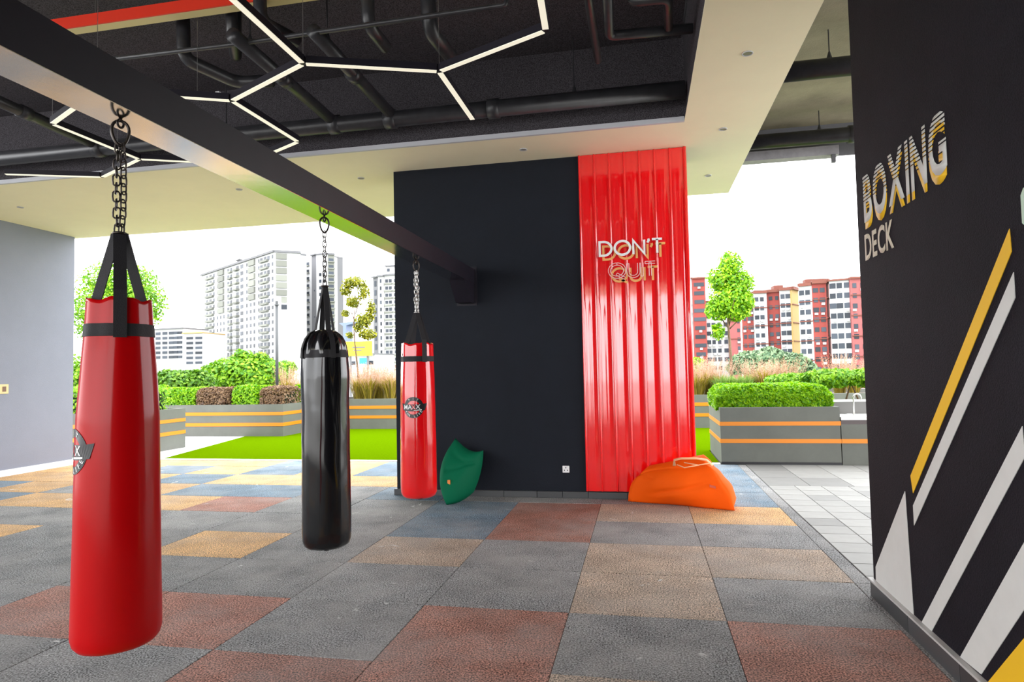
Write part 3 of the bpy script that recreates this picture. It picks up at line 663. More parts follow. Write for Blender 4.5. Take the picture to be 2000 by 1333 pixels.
B(-6.0, .3, 4.735, 4.83, 4.60, 4.61).obj('tray_floor', mat('tray_pale', (.72, .62, .30), .5), rt_)
for x in (-4.6, -3.45, -1.8): G().tube([(x, 4.727, 4.70), (x, 4.727, ZC)], .005, 6).obj('hanger_rod', M_chain, rt_)

# ------------------------------------------------------------------ bean bags
def grid_obj(fn, nu, nv, name, m, parent, wrapu=False):
    V = [fn(i / nu, j / nv) for j in range(nv + 1) for i in range(nu + (0 if wrapu else 1))]; w = nu if wrapu else nu + 1
    F = [(j * w + i, j * w + (i + 1) % w, (j + 1) * w + (i + 1) % w, (j + 1) * w + i) for j in range(nv) for i in range(nu)]
    return G().add(V, F).obj(name, m, parent, smooth=True)
def crease(x, y, z): return .012 * math.sin(9 * x + 4 * z) * math.sin(7 * z - 3 * x) + .008 * math.sin(23 * x - 15 * z) * math.sin(11 * z + 2)
gb = thing('bean_bag', 'green canvas bean bag leaning upright against the charcoal wall', 'bean bag', (-2.1, 7.3, 0), 'bean bags by the charcoal wall')
cA = onz(872, 987, .005); cB = ony(925, 962, 7.36); cC = ony(944, 880, 7.50); cD = ony(890, 856, 7.52)
mid = (cA + cB + cC + cD) / 4
nrm = Vector((-.1, -1, .25)).normalized()
def green(u, v, s):
    # v: 0 bottom edge A-B, 1 top edge D-C
    p = (cA * (1 - u) + cB * u) * (1 - v) + (cD * (1 - u) + cC * u) * v
    e = (4 * u * (1 - u)) ** .5 * (4 * v * (1 - v)) ** .42
    bl = (4 * v * (1 - v))
    p = p + Vector((-1, -.05, 0)) * (.115 * bl * (1 - u)) + Vector((1, 0, 0)) * (.03 * bl * u)
    p = p + Vector((0, 0, -1)) * (.07 * 4 * u * (1 - u) * v) + Vector((0, 0, -1)) * (.035 * 4 * u * (1 - u) * (1 - v))
    th = (.21 if s < 0 else .10) * e
    fold = .030 * math.exp(-((v - .80 + .25 * (u - .4)) / .045) ** 2) * e + .024 * math.exp(-((v - .62 - .3 * (u - .5)) / .04) ** 2) * e * (u > .2)
    q = p + nrm * ((th - fold + crease(p.x * 1.3, 0, p.z) * e) * (1 if s < 0 else -1))
    return Vector((q.x, min(q.y, YW - .045), max(q.z, .004)))
V = []; F = []; N = 36
for s in (-1, 1):
    o = len(V); V += [green(i / N, j / N, s) for j in range(N + 1) for i in range(N + 1)]
    F += [(o + j * (N + 1) + i, o + j * (N + 1) + i + 1, o + (j + 1) * (N + 1) + i + 1, o + (j + 1) * (N + 1) + i) for j in range(N) for i in range(N)]
me = G().add(V, F); ob = me.obj('cover', M_green, gb, smooth=True)
bm = bmesh.new(); bm.from_mesh(ob.data); bmesh.ops.remove_doubles(bm, verts=bm.verts[:], dist=.0008); bmesh.ops.recalc_face_normals(bm, faces=bm.faces); bm.to_mesh(ob.data); bm.free()
c = green(.36, .34, -1); tg = B(c.x - .016, c.x + .016, c.y - .008, c.y + .004, c.z - .028, c.z + .028).obj('label_tag', mat('orange_tag', (.75, .22, .03), .5), gb)

obg = thing('bean_bag', 'orange canvas bean bag slumped on the floor in front of the red cladding', 'bean bag', (.35, 7.3, 0), 'bean bags by the charcoal wall')
base = [Vector((-.19, 7.46, 0)), Vector((.90, 7.09, 0)), Vector((.95, 7.45, 0)), Vector((-.02, 7.56, 0))]
top_ = [Vector((.0, 7.40, .36)), Vector((.58, 7.24, .535)), Vector((.62, 7.36, .545)), Vector((.06, 7.50, .40))]
def quadpt(Q, a):
    k = int(a * 4) % 4; f = a * 4 - int(a * 4); return Q[k] * (1 - f) + Q[(k + 1) % 4] * f
def orange(a, h):
    pb = quadpt(base, a); pt = quadpt(top_, a); f = a * 4 % 1; mid_b = sum(base, Vector()) / 4
    side = int(a * 4) % 4; p = pb.lerp(pt, h); outw = (pb - mid_b); outw.z = 0; outw.normalize()
    e = (4 * f * (1 - f)) ** .6
    prof_ = math.sin(math.pi * h ** .75) * (1 - .25 * h)
    cor = (.045, .045, .05, .04)[side] * (1 - f) + (.045, .05, .04, .045)[side] * f
    p = p + outw * (prof_ * ((.11 if side == 0 else .06) * e + cor))
    p.z += .05 * e * math.sin(math.pi * h) * (side == 0) + .03 * math.sin(math.pi * h)
    if h < .15: p = p - outw * (.035 * e * (1 - h / .15))
    fold = .024 * math.exp(-((h - .30 - .55 * (f - .55)) / .028) ** 2) * (side == 0) * e * (f > .3) + .018 * math.exp(-((h - .84 + .1 * f) / .045) ** 2) + .012 * math.sin(30 * f + 5 * h) * max(0, h - .6) * e + .02 * math.exp(-((h - .62 + .9 * (f - .2)) / .03) ** 2) * (side == 0) * (f < .35)
    p = p - outw * fold * 1.5 + outw * crease(p.x, 0, p.z) * 1.1
    p.y = min(p.y, YW - .055 if p.x < .62 else 9)
    return Vector((p.x, p.y, max(.004, p.z)))
NU, NV = 96, 26
V = [orange(i / NU, j / NV) for j in range(NV + 1) for i in range(NU)]; F = [(j * NU + i, j * NU + (i + 1) % NU, (j + 1) * NU + (i + 1) % NU, (j + 1) * NU + i) for j in range(NV) for i in range(NU)]
ct = sum(V[-NU:], Vector()) / NU + Vector((0, 0, .012)); V.append(ct); F += [(NV * NU + i, NV * NU + (i + 1) % NU, len(V) - 1) for i in range(NU)]
V.append(Vector((.45, 7.36, .004))); F += [((i + 1) % NU, i, len(V) - 1) for i in range(NU)]
G().add(V, F).obj('cover', M_orange, obg, smooth=True)
hA, hB = ony(1317, 905, 7.20), ony(1392, 910, 7.16)
pts = [hA + Vector((0, 0, -.03)), ony(1317, 899, 7.19), ony(1330, 896, 7.18), ony(1360, 896, 7.17), ony(1380, 899, 7.17), hB]
G().ribbon(pts, lambda i: (0, -.5, 1), .035, .005).obj('handle', M_orange2, obg, smooth=True)
c = ony(1340, 903, 7.12); pts = [ony(1336, 904, 7.10), ony(1364, 909, 7.07), ony(1388, 905, 7.07)]
G().tube(pts, .006, 6).obj('cord', M_orange2, obg, smooth=True)
pts = [ony(1322, 908, 7.12), ony(1337, 914, 7.08), ony(1366, 909, 7.06)]
G().tube(pts, .006, 6).obj('cord', M_orange2, obg, smooth=True)
c = orange(.20, .36); G().prism([c + Vector((-.03, -.006, .02)), c + Vector((.03, -.02, .005)), c + Vector((.03, -.02, -.02)), c + Vector((-.03, -.006, -.005))], (0, .012, 0)).obj('label_tag', mat('red_tag', (.55, .08, .03), .5), obg)

# ------------------------------------------------------------------ planters
def planter(label, x0, x1, y0, y1, h, z_st, wall=.09, soil=.10):
    t = thing('planter', label, 'planter', ((x0 + x1) / 2, (y0 + y1) / 2, 0), 'grey planters with orange bands')
    g = G().box(x0, x1, y0, y0 + wall, 0, h).box(x0, x1, y1 - wall, y1, 0, h).box(x0, x0 + wall, y0 + wall, y1 - wall, 0, h).box(x1 - wall, x1, y0 + wall, y1 - wall, 0, h)
    g.obj('body', M_grey, t)
    B(x0 + wall, x1 - wall, y0 + wall, y1 - wall, 0, h - soil).obj('soil', M_soil, t)
    for za, zb in z_st:
        G().box(x0 - .008, x1 + .008, y0 - .008, y0 + .02, za, zb).box(x0 - .008, x0 + .02, y0 + .02, y1, za, zb).box(x1 - .02, x1 + .008, y0 + .02, y1, za, zb).obj('orange_band', M_stripe, t)
    return t
planter('long grey planter with orange bands beyond the white pavement', -20, -8.66, 14.54, 17.9, .785, [(.52, .60), (.25, .335)])
planter('grey planter with orange bands at the far side of the lawn', -8.63, 6, 16.5, 20, .81, [(.54, .625), (.28, .362)])
planter('grey planter with orange bands beside the pale grey wall', -15, -9.62, 10.55, 12.3, .84, [(.56, .63), (.30, .375)])
planter('grey planter with orange bands beside the sink counter', 1.16, 2.87, 10.45, 12.1, .86, [(.584, .646), (.321, .383)])
B(1.155, 2.87, 10.44, 10.47, 0, .035).obj('plinth', M_print, bpy.data.objects['planter.003'])
sc_ = thing('sink_counter', 'low sink counter with a pale top joined to the right planter', 'counter', (3.4, 10.8, 0))
B(2.882, 4.6, 10.45, 11.1, 0, .60).obj('cabinet', M_grey, sc_); B(2.882, 4.6, 10.447, 11.1, .60, .665).obj('dark_edge', mat('dark_stone', (.07, .05, .05), .3), sc_)
B(2.882, 4.6, 10.43, 11.1, .665, .71).obj('worktop', M_white, sc_); B(2.882, 4.6, 10.44, 10.46, .321, .383).obj('orange_band', M_stripe, sc_)
B(2.882, 4.6, 11.1, 11.2, 0, .90).obj('splashback', mat('splash_grey', (.12, .115, .11), .4), sc_); B(2.882, 4.6, 11.09, 11.21, .90, .93).obj('ledge', M_white, sc_)
fc = thing('faucet', 'chrome gooseneck faucet on the sink counter', 'faucet', (3.18, 10.75, .71))
fx = onx(1668, 806, ony(1668, 806, 10.75).x).x
G().tube([(fx, 10.75, .7105), (fx, 10.75, .98)] + [(fx + .05 - .05 * math.cos(a), 10.75 - .02 * a / math.pi, .98 + .06 * math.sin(a)) for a in [math.pi * i / 8 for i in range(1, 9)]] + [(fx + .10, 10.73, .93)], .012, 8).obj('spout', M_chain, fc, smooth=True)
G().tube([(fx, 10.75, .7105), (fx, 10.75, .73)], .028, 12).obj('base', M_chain, fc); B(fx - .10, fx - .03, 10.72, 10.77, .7105, .735).obj('soap_dish', M_white, fc)

# ------------------------------------------------------------------ plants
def leaf_add(V, F, p, n, size, r):
    n = n.normalized(); t = n.orthogonal().normalized(); a = r.uniform(0, 6.283); u = t * math.cos(a) + n.cross(t) * math.sin(a); w = n.cross(u)
    L = size * r.uniform(.7, 1.3); o = len(V)
    V += [p - u * L * .5, p + w * L * .28, p + u * L * .5 + n * (L * -.12), p - w * L * .28]; F.append((o, o + 1, o + 2, o + 3))
def foliage(blobs, n, size, r, shell=.55):
    V = []; F = []; tot = sum(b[1][0] * b[1][1] + b[1][0] * b[1][2] for b in blobs)
    for c, rad in blobs:
        c = Vector(c); k = int(n * (rad[0] * rad[1] + rad[0] * rad[2]) / tot)
        for _ in range(k):
            d = Vector((r.gauss(0, 1), r.gauss(0, 1), r.gauss(0, 1))).normalized(); f = shell + (1 - shell) * r.random() ** .5
            f *= 1 + .08 * math.sin(5 * d.x + 3 * c.x) * math.cos(4 * d.z + c.z)
            p = c + Vector((d.x * rad[0], d.y * rad[1], d.z * rad[2])) * f
            leaf_add(V, F, p, d + Vector((r.gauss(0, .5), r.gauss(0, .5), r.gauss(.5, .5))), size, r)
    return G().add(V, F)
def hedge_fol(x0, x1, y0, y1, z0, z1, n, size, r, rnd_=.10):
    V = []; F = []
    for _ in range(n):
        p = Vector((r.uniform(0, 1), r.uniform(0, 1), r.uniform(0, 1))); k = r.random(); n_ = Vector((0, 0, 1))
        if k < .42: p.z = 1 - .12 * r.random() ** 2
        elif k < .78: p.y = .12 * r.random() ** 2; n_ = Vector((0, -1, .4))
        else:
            s = r.choice((0, 1)); p.x = s + (.05 if s == 0 else -.05) * r.random(); n_ = Vector((s * 2 - 1, 0, .4))
        q = Vector((x0 + (x1 - x0) * p.x, y0 + (y1 - y0) * p.y, z0 + (z1 - z0) * p.z))
        ex = min(p.x, 1 - p.x) * (x1 - x0); ey = min(p.y, 1 - p.y) * (y1 - y0); rr = rnd_
        if p.z > .6:
            for e in (ex, ey):
                if e < rr: q.z -= (rr - math.sqrt(max(0, rr * rr - (rr - e) ** 2))) * (p.z - .6) / .4
        q.z += .05 * (z1 - z0) * math.sin(q.x * 6) * math.sin(q.y * 5 + 1)
        leaf_add(V, F, q, n_ + Vector((r.gauss(0, .5), r.gauss(0, .5), r.gauss(.2, .4))), size, r)
    return G().add(V, F)
R = random.Random(5)
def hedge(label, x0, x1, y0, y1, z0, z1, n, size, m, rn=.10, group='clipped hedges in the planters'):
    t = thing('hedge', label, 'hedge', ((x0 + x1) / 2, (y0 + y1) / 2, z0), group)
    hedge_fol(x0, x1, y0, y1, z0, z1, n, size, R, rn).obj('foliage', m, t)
    g = G(); k = max(2, int((x1 - x0) / .35))
    for i in range(k):
        x = x0 + (x1 - x0) * (i + .5) / k; y = (y0 + y1) / 2; g.tube([(x, y, z0 - .16), (x + R.uniform(-.04, .04), y, z0 + .6 * (z1 - z0))], .012, 5)
    g.obj('stems', M_bark, t)
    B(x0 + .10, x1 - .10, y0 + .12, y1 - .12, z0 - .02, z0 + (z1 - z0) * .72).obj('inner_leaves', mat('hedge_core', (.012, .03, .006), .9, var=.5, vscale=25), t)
    return t
def hx_(u0, u1, Y): return ony(u0, 770, Y).x, ony(u1, 770, Y).x
for u0, u1, m, lab in ((240, 394, L_lime, 'bright green clipped hedge on the long planter, left of the first rusty hedge'), (394, 462, L_rust, 'rusty brown clipped hedge on the long planter, left one of two'), (462, 516, L_lime, 'bright green hedge on the long planter between the two rusty hedges'),
                       (516, 566, L_rust, 'rusty brown clipped hedge at the right corner of the long planter')):
    a, b = hx_(u0, u1, 14.9); hedge(lab, a + .035, b - .035, 14.66, 15.5, .76, ony(450, 757, 14.8).z + (.04 if 'between' in lab else 0), int(2600 * (b - a)), .075, m)
hedge('bright green hedge on the long planter behind the rusty corner hedge', -8.98, -8.7, 15.55, 17.6, .76, 1.24, 2400, .075, L_lime)
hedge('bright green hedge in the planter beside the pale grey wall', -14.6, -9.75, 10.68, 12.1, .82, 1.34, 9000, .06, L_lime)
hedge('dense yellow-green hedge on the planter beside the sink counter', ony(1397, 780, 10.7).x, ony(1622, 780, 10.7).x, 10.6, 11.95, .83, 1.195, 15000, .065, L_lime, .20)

def bush(label, blobs, n, size, m, trunk=None, name='shrub', cat='shrub', group=None, shell=.55):
    p = trunk[0] if trunk else Vector(blobs[0][0]); t = thing(name, label, cat, p, group)
    foliage(blobs, n, size, R, shell).obj('foliage', m, t)
    return t
def tree(label, base, crown_c, crown_r, n, size, m, r0, group=None, nb=9, blobs=None, name='tree', shell=.35):
    base = Vector(base); cc = Vector(crown_c); t = thing(name, label, 'tree', base, group)
    top = cc + Vector((0, 0, crown_r[2] * .55)); g = G()
    pts = [base.lerp(top, f) + Vector((math.sin(f * 7) * .04, math.cos(f * 5) * .04, 0)) * (1 if 0 < f < 1 else 0) for f in [i / 7 for i in range(8)]]
    g.tube(pts, [r0 * (1 - .75 * i / 7) for i in range(8)], 8)
    for i in range(nb):
        f = .45 + .5 * i / nb; p = base.lerp(top, f); a = i * 2.4
        if p.z < cc.z - crown_r[2] * 1.05: p.z = cc.z - crown_r[2] * 1.0
        q = cc + Vector((math.cos(a) * crown_r[0] * .75, math.sin(a) * crown_r[1] * .75, crown_r[2] * (-.5 + 1.2 * i / nb)))
        g.tube([p, p.lerp(q, .5) + Vector((0, 0, .05)), q], [r0 * .42, r0 * .28, r0 * .1], 6)
    g.obj('trunk', M_bark, t, smooth=True)
    if blobs is None:
        blobs = [(cc, crown_r)]
    foliage(blobs, n, size, R, shell).obj('crown', m, t)
    return t
def blobs_px(lst, Y, dY=1.0):
    out = []
    for u, v, ru, rv in lst:
        c = ony(u, v, Y); out.append((c, (abs(ony(u + ru, v, Y).x - c.x), dY * abs(ony(u + ru, v, Y).x - c.x), abs(ony(u, v - rv, Y).z - c.z))))
    return out
# left round tree
Yt = 21.; bl = blobs_px([(205, 585, 55, 60), (262, 580, 52, 62), (235, 545, 55, 38), (175, 620, 30, 50), (290, 600, 26, 45)], Yt)
c = ony(232, 600, Yt); tree('leafy round tree behind the nearest red punching bag', (c.x, Yt, -.03), c, (1.3, 1.3, 1.2), 9000, .13, L_mid, .09, blobs=bl, shell=.3)
# slim tree in the far planter
Yt = 17.4; bl = blobs_px([(692, 552, 22, 12), (676, 566, 12, 14), (710, 570, 12, 16), (690, 590, 16, 12), (724, 605, 11, 24), (712, 625, 18, 16), (675, 612, 9, 8), (718, 652, 18, 13), (700, 640, 10, 10), (683, 655, 8, 8)], Yt)
c = ony(694, 600, Yt); b0 = ony(697, 740, Yt); tree('slim young tree with sparse leaves in the far planter', (b0.x, Yt, .70), c, (.42, .42, .75), 3400, .085, L_olive, .035, blobs=bl, shell=.1, nb=7)
# tree right of the cladding
Yt = 17.9; bl = blobs_px([(1426, 515, 26, 26), (1408, 545, 32, 26), (1444, 552, 32, 28), (1425, 585, 46, 32), (1402, 605, 28, 22), (1452, 592, 24, 22), (1438, 612, 28, 16), (1402, 648, 14, 18)], Yt)
c = ony(1424, 570, Yt); b0 = ony(1425, 735, Yt); tree('bright green young tree to the right of the red cladding', (b0.x, Yt, .70), c, (.8, .8, 1.0), 8500, .095, L_lime, .045, blobs=bl, shell=.15)
# shrub masses left
def mass(label, lst, Y, n, size, m, group='leafy bushes behind the planters', dY=.6, base_z=-.03):
    bl = blobs_px(lst, Y, dY); b = bl[0][0]; t = thing('bush', label, 'bush', (b.x, Y, base_z), group)
    foliage(bl, n, size, R, .45).obj('foliage', m, t)
    g = G()
    for c, rd in bl: g.tube([(b.x + .3 * (c.x - b.x), c.y, base_z), c], [.06, .02], 6)
    g.obj('stems', M_bark, t)
mass('large bright bush in front of the white high-rise', [(470, 735, 75, 40), (440, 745, 50, 35), (520, 730, 40, 30), (475, 700, 22, 18), (505, 705, 22, 18), (420, 730, 30, 22)], 23, 9000, .17, L_mid)
mass('darker low bush right of the nearest red punching bag', [(350, 750, 55, 28), (385, 745, 35, 24), (325, 742, 25, 20)], 19.6, 4500, .15, L_green)
mass('small bush just right of the lamp post', [(560, 718, 20, 14), (552, 732, 22, 14)], 27, 1500, .14, L_mid)
mass('bush at the far left beside the pale grey wall', [(150, 735, 30, 40), (130, 760, 30, 30)], 20, 2500, .14, L_mid)
mass('small bright bush at the right edge of the red cladding', [(1358, 708, 16, 10), (1350, 720, 16, 10)], 26, 900, .14, L_lime)
Yt = 60; bl = blobs_px([(1465, 708, 40, 22), (1500, 703, 45, 24), (1545, 712, 38, 22), (1440, 718, 22, 14), (1580, 722, 20, 14), (1510, 722, 60, 16)], Yt)
t = thing('tree', 'wide blue-green tree in front of the red and white apartments', 'tree', (ony(1505, 710, Yt).x, Yt, -15))
foliage(bl, 9000, .42, R, .6).obj('crown', L_blue, t); cx = ony(1505, 710, Yt); g = G().tube([(cx.x, Yt, -15), (cx.x, Yt, cx.z)], [.5, .2], 8)
for c, rd in bl: g.tube([(cx.x, Yt, cx.z - 3.5), c], [.2, .06], 6)
g.obj('trunk', M_bark, t)
# green shrub behind the counter
bl = [((2.75, 12.9, 1.20), (.50, .4, .15)), ((3.35, 12.6, 1.25), (.55, .45, .17)), ((4.0, 12.6, 1.25), (.5, .45, .17)), ((3.1, 12.7, 1.15), (.35, .3, .12))]
t = thing('shrub', 'flat-topped green shrub with bare stems behind the sink counter', 'shrub', (3.3, 12.7, -.03)); foliage(bl, 7000, .085, R, .5).obj('foliage', L_mid, t); g = G()
for i in range(9):
    x = 2.6 + .2 * i; g.tube([(x + R.uniform(-.05, .05), 12.7, -.03), (x, 12.7 + R.uniform(-.1, .1), .8), (x + R.uniform(-.15, .15), 12.7, 1.2)], [.022, .018, .01], 6)
g.obj('stems', M_bark, t)
# ornamental grasses
def clump_meshes(seed, mb, h=.75, plume=True):
    r = random.Random(seed); V = []; F = []; PV = []; PF = []
    for _ in range(420):
        a = r.uniform(0, 6.283); l = h * r.uniform(.55, 1.0); lean = r.uniform(.1, .75); d = Vector((math.cos(a), math.sin(a), 0)); b = d * r.uniform(0, .12); w = Vector((-d.y, d.x, 0)) * .006; o = len(V)
        p1 = b + d * (l * lean * .35) + Vector((0, 0, l * .65)); p2 = b + d * (l * lean * .95) + Vector((0, 0, l * (1 - .35 * lean)))
        V += [b - w, b + w, p1 + w, p1 - w, p2]; F += [(o, o + 1, o + 2, o + 3), (o + 3, o + 2, o + 4)]
    for _ in range(80 if plume else 0):
        a = r.uniform(0, 6.283); lean = r.uniform(.1, .5); d = Vector((math.cos(a), math.sin(a), 0)); l = h * r.uniform(.9, 1.35); b = d * .05
        tip = b + d * (l * lean) + Vector((0, 0, l)); st = tip - (tip - b).normalized() * .24
        for k in range(14):
            f = k / 13; c = st.lerp(tip, f); s = .026 * (1 - .6 * f); q = Vector((r.gauss(0, 1), r.gauss(0, 1), r.gauss(.6, .6))).normalized(); o = len(PV); w = q.orthogonal().normalized() * .005
            PV += [c - w, c + w, c + q * s * 2.4]; PF.append((o, o + 1, o + 2))
        o = len(PV); w = Vector((-d.y, d.x, 0)) * .003; PV += [b - w, b + w, st + w, st - w]; PF.append((o, o + 1, o + 2, o + 3))
    return G().add(V, F).mesh('blades', mb), (G().add(PV, PF).mesh('plumes', L_plume) if plume else None)
CM = [clump_meshes(s, L_blade) for s in (1, 2)]; CG = clump_meshes(3, L_bladeg, .6, False)
spots = []
for u, Y, k, lab in ((560, 18.3, 0, 'left of the black bag, nearer the lamp post'), (585, 18.0, 1, 'just left of the black bag'), (702, 17.2, 0, 'right of the black bag, at the slim tree'), (722, 17.0, 1, 'second to the right of the slim tree'), (742, 17.3, 0, 'third to the right of the slim tree'), (764, 17.0, 1, 'at the left edge of the charcoal wall'),
                     (712, 18.2, 1, 'behind the slim tree'), (752, 18.3, 0, 'in the back row beside the charcoal wall'), (1362, 17.1, 0, 'beside the right edge of the red cladding'), (1382, 17.4, 1, 'left of the bright green young tree'), (1404, 17.6, 0, 'at the foot of the bright green young tree'), (1372, 18.6, 1, 'in the back row left of the bright green young tree'),
                     (1470, 17.6, 0, 'first to the right of the bright green young tree'), (1492, 17.2, 1, 'second to the right of the bright green young tree'), (1520, 17.5, 0, 'third to the right of the bright green young tree'), (1545, 17.3, 1, 'fourth to the right of the bright green young tree'), (1640, 18.6, 0, 'behind the flat-topped shrub, left one'), (1668, 18.2, 1, 'behind the flat-topped shrub, right one')):
    x = ony(u, 760, Y).x; t = thing('ornamental_grass', 'feathery ornamental grass clump ' + lab, 'grass', (x, Y, .70), 'feathery grass clumps in the far planter')
    for me in CM[k]:
        if me: o = bpy.data.objects.new(me.name.split('.')[0], me); COL.objects.link(o); o.parent = t; o.rotation_euler.z = R.uniform(0, 6); o.scale = (1.15, 1.15, R.uniform(.95, 1.2))
for u, Y, lab in ((1408, 16.9, 'left'), (1425, 16.85, 'second'), (1442, 16.9, 'third'), (1458, 17.0, 'right')):
    t = thing('ornamental_grass', 'plain green grass tuft behind the yellow-green hedge, %s of four' % lab, 'grass', (ony(u, 760, Y).x, Y, .70), 'green grass tufts in the far planter')
    o = bpy.data.objects.new('blades', CG[0]); COL.objects.link(o); o.parent = t; o.rotation_euler.z = R.uniform(0, 6); o.scale = (1.1, 1.1, 1.15)

# lamp post
p = ony(541, 740, 17.3); zt = ony(541, 597, 17.3).z
lp = thing('lamp_post', 'slim dark grey lamp post behind the rusty corner hedge', 'lamp post', (p.x, 17.3, .69)); ML = mat('post_grey', (.07, .075, .08), .5)
G().tube([(p.x, 17.3, .69), (p.x, 17.3, zt)], .045, 12).obj('pole', ML, lp, smooth=True); G().tube([(p.x, 17.3, zt), (p.x, 17.3, zt + .03)], .07, 12).obj('cap', ML, lp); G().tube([(p.x, 17.3, zt + .03), (p.x, 17.3, zt + .13)], .045, 12).obj('lamp_head', ML, lp)

# ------------------------------------------------------------------ far buildings
wmesh = B(-.5, .5, -.5, .5, -.5, .5).mesh('window', M_glass); bmesh_ = B(-.5, .5, -.5, .5, -.5, .5).mesh('balcony', M_bbalc); acm = B(-.5, .5, -.5, .5, -.5, .5).mesh('air_conditioner', M_bwhite)
ZG = -15
class Facade:
    def __init__(s, T, P0, P1, ztop, depth, m, roof=None, roof_m=None):
        s.T = T; s.P0 = Vector((P0.x, P0.y, 0)); s.P1 = Vector((P1.x, P1.y, 0)); s.t = (s.P1 - s.P0).normalized(); s.n = Vector((s.t.y, -s.t.x, 0))
        if s.n.y > 0: s.n = -s.n
        s.W = (s.P1 - s.P0).length; s.z = ztop; s.ang = math.atan2(s.t.y, s.t.x); bk = -s.n * depth
        a, b = s.P0, s.P1
        G().prism([a + Vector((0, 0, ZG)), b + Vector((0, 0, ZG)), b + Vector((0, 0, ztop)), a + Vector((0, 0, ztop))], bk).obj('wall', m, T)
        if roof:
            o = s.n * .8; e = s.t * .08
            G().prism([a + o - e + Vector((0, 0, ztop)), b + o + e + Vector((0, 0, ztop)), b + bk + e + Vector((0, 0, ztop)), a + bk - e + Vector((0, 0, ztop))], (0, 0, roof)).obj('roof', roof_m or M_bgrey, T)
    def put(s, me, f, z, w, h, d, off=0.):
        o = bpy.data.objects.new(me.name.split('.')[0], me); COL.objects.link(o); o.parent = s.T; p = s.P0 + s.t * (f * s.W) + s.n * off
        o.location = Vector((p.x, p.y, z)) - s.T.location; o.rotation_euler.z = s.ang; o.scale = (w, d, h)
    def grid(s, fs, n, w, h, fl=3.0, z0=1.6, me=None, skip=0, d=.25, off=0.):
        for i in range(skip, n):
            for f in fs: s.put(me or wmesh, f, s.z - z0 - fl * i, w, h, d, off)
    def band(s, n, fl, z0, m, h=.3):
        for i in range(n):
            z = s.z - z0 - fl * i
            G().prism([s.P0 + Vector((0, 0, z)), s.P1 + Vector((0, 0, z)), s.P1 + Vector((0, 0, z + h)), s.P0 + Vector((0, 0, z + h))], s.n * .35).obj('floor_band', m, s.T)
# white high-rise
def T_(label, u, Y): p = ony(u, 730, Y); return thing('apartment_building', label, 'building', (p.x, p.y, ZG), 'apartment buildings on the skyline')
A = T_('tall white apartment high-rise with stepped balconies left of the black bag', 470, 260)
Yn, Yf = 240, 287
pa, pb = ony(394, 534, Yf), ony(536, 493, Yn); zA = pb.z
fa = Facade(A, pa, pb, zA, 14, M_bwhite, .9)
def fr(u):  # horizontal px -> fraction on the long facade
    d = ray(u, 700); P0, t = fa.P0, fa.t
    den = d.x * (-t.y) + t.x * d.y; s_ = (P0.x * d.y - P0.y * d.x) / (-(t.x * d.y - t.y * d.x)); return s_ / fa.W
NF = 15
for u, w in ((404, 2.), (411, 2.4), (417.5, 2.)): fa.grid([fr(u)], NF, w, 1.5)
fa.grid([fr(411)], NF, 9.5, .9, z0=2.6, me=bmesh_, d=1.2, off=.5)
for u in (425, 431, 437.5): fa.grid([fr(u)], NF, 1.3, 1.5, skip=7)
fa.grid([fr(432.5)], 7, 6.8, 2.4, z0=1.5, me=bmesh_, d=.8, off=.3); fa.grid([fr(425)], 7, 1.1, 1.4)
fa.grid([fr(446), fr(451.5)], NF, 2.0, 1.7); fa.grid([fr(451)], NF, 4.0, .8, z0=2.6, me=bmesh_, d=1.2, off=.5)
fa.grid([fr(464), fr(472.5)], NF, 2.8, 1.6); fa.grid([fr(464)], NF, 4.4, .8, z0=2.6, me=bmesh_, d=1.6, off=.7)
for u in (482.5, 490, 497): fa.grid([fr(u)], NF, 1.3, 1.5, skip=6)
fa.grid([fr(493)], 6, 6.4, 2.4, z0=1.5, me=bmesh_, d=.8, off=.3); fa.grid([fr(482.5)], 6, 1.1, 1.4)
fa.grid([fr(506)], NF, 1.2, 1.5); fa.grid([fr(511), fr(518.5), fr(525)], NF, 2.2, 1.7); fa.grid([fr(518)], NF, 7.5, .8, z0=2.6, me=bmesh_, d=1.2, off=.5)
fa.grid([fr(533)], NF, 1.2, 1.4)
fb = Facade(A, pb, ony(587, 497, 246), zA, 18, M_bwhite, .9)
fb.grid([.26], 6, 4.2, 2.3, me=bmesh_, d=.9, off=.3); fb.grid([.36], 1, 2.2, 2.4, z0=19.5, me=bmesh_); fb.grid([.36], 1, 2.2, 2.0, z0=22.5)
G().prism([ony(459, 510, 262), ony(467, 506, 260), ony(467, 500, 260), ony(459, 504, 262)], (0, 6, 0)).obj('roof_house', M_bwhite, A)
A2 = T_('white high-rise with dark box balconies right behind the tall one', 620, 275)
f1 = Facade(A2, ony(584, 505, 280), ony(609, 505, 278), ony(600, 505, 278).z, 12, M_bwhite)
f1.grid([.60], 12, 3.0, 1.5, fl=3.45, z0=2.6); f1.grid([.60], 12, 3.4, .5, fl=3.45, z0=3.5, me=bmesh_, d=.9, off=.4)
zt = ony(620, 500, 270).z
f2 = Facade(A2, ony(608.5, 500, 270), ony(617.5, 500, 268), zt, 14, M_bgrey, .6); f2.grid([.6], 2, .6, .6, fl=12, z0=16)
f3 = Facade(A2, ony(617.5, 500, 268), ony(640, 500, 268), zt, 14, M_bwhite, .6); f3.grid([.35, .65], 5, 1.0, 1.4, z0=9)
f4 = Facade(A2, ony(640, 500, 268), ony(653, 502, 270), zt - .2, 12, M_bbalc, .8); f4.grid([.5], 12, 2.2, 1.3, z0=2.2); f4.grid([.5], 12, 3.0, .5, z0=3.2, me=bmesh_, d=1.0, off=.5)
f5 = Facade(A2, ony(584, 654, 262), ony(612, 655, 262), ony(600, 655, 262).z, 8, M_bgrey)
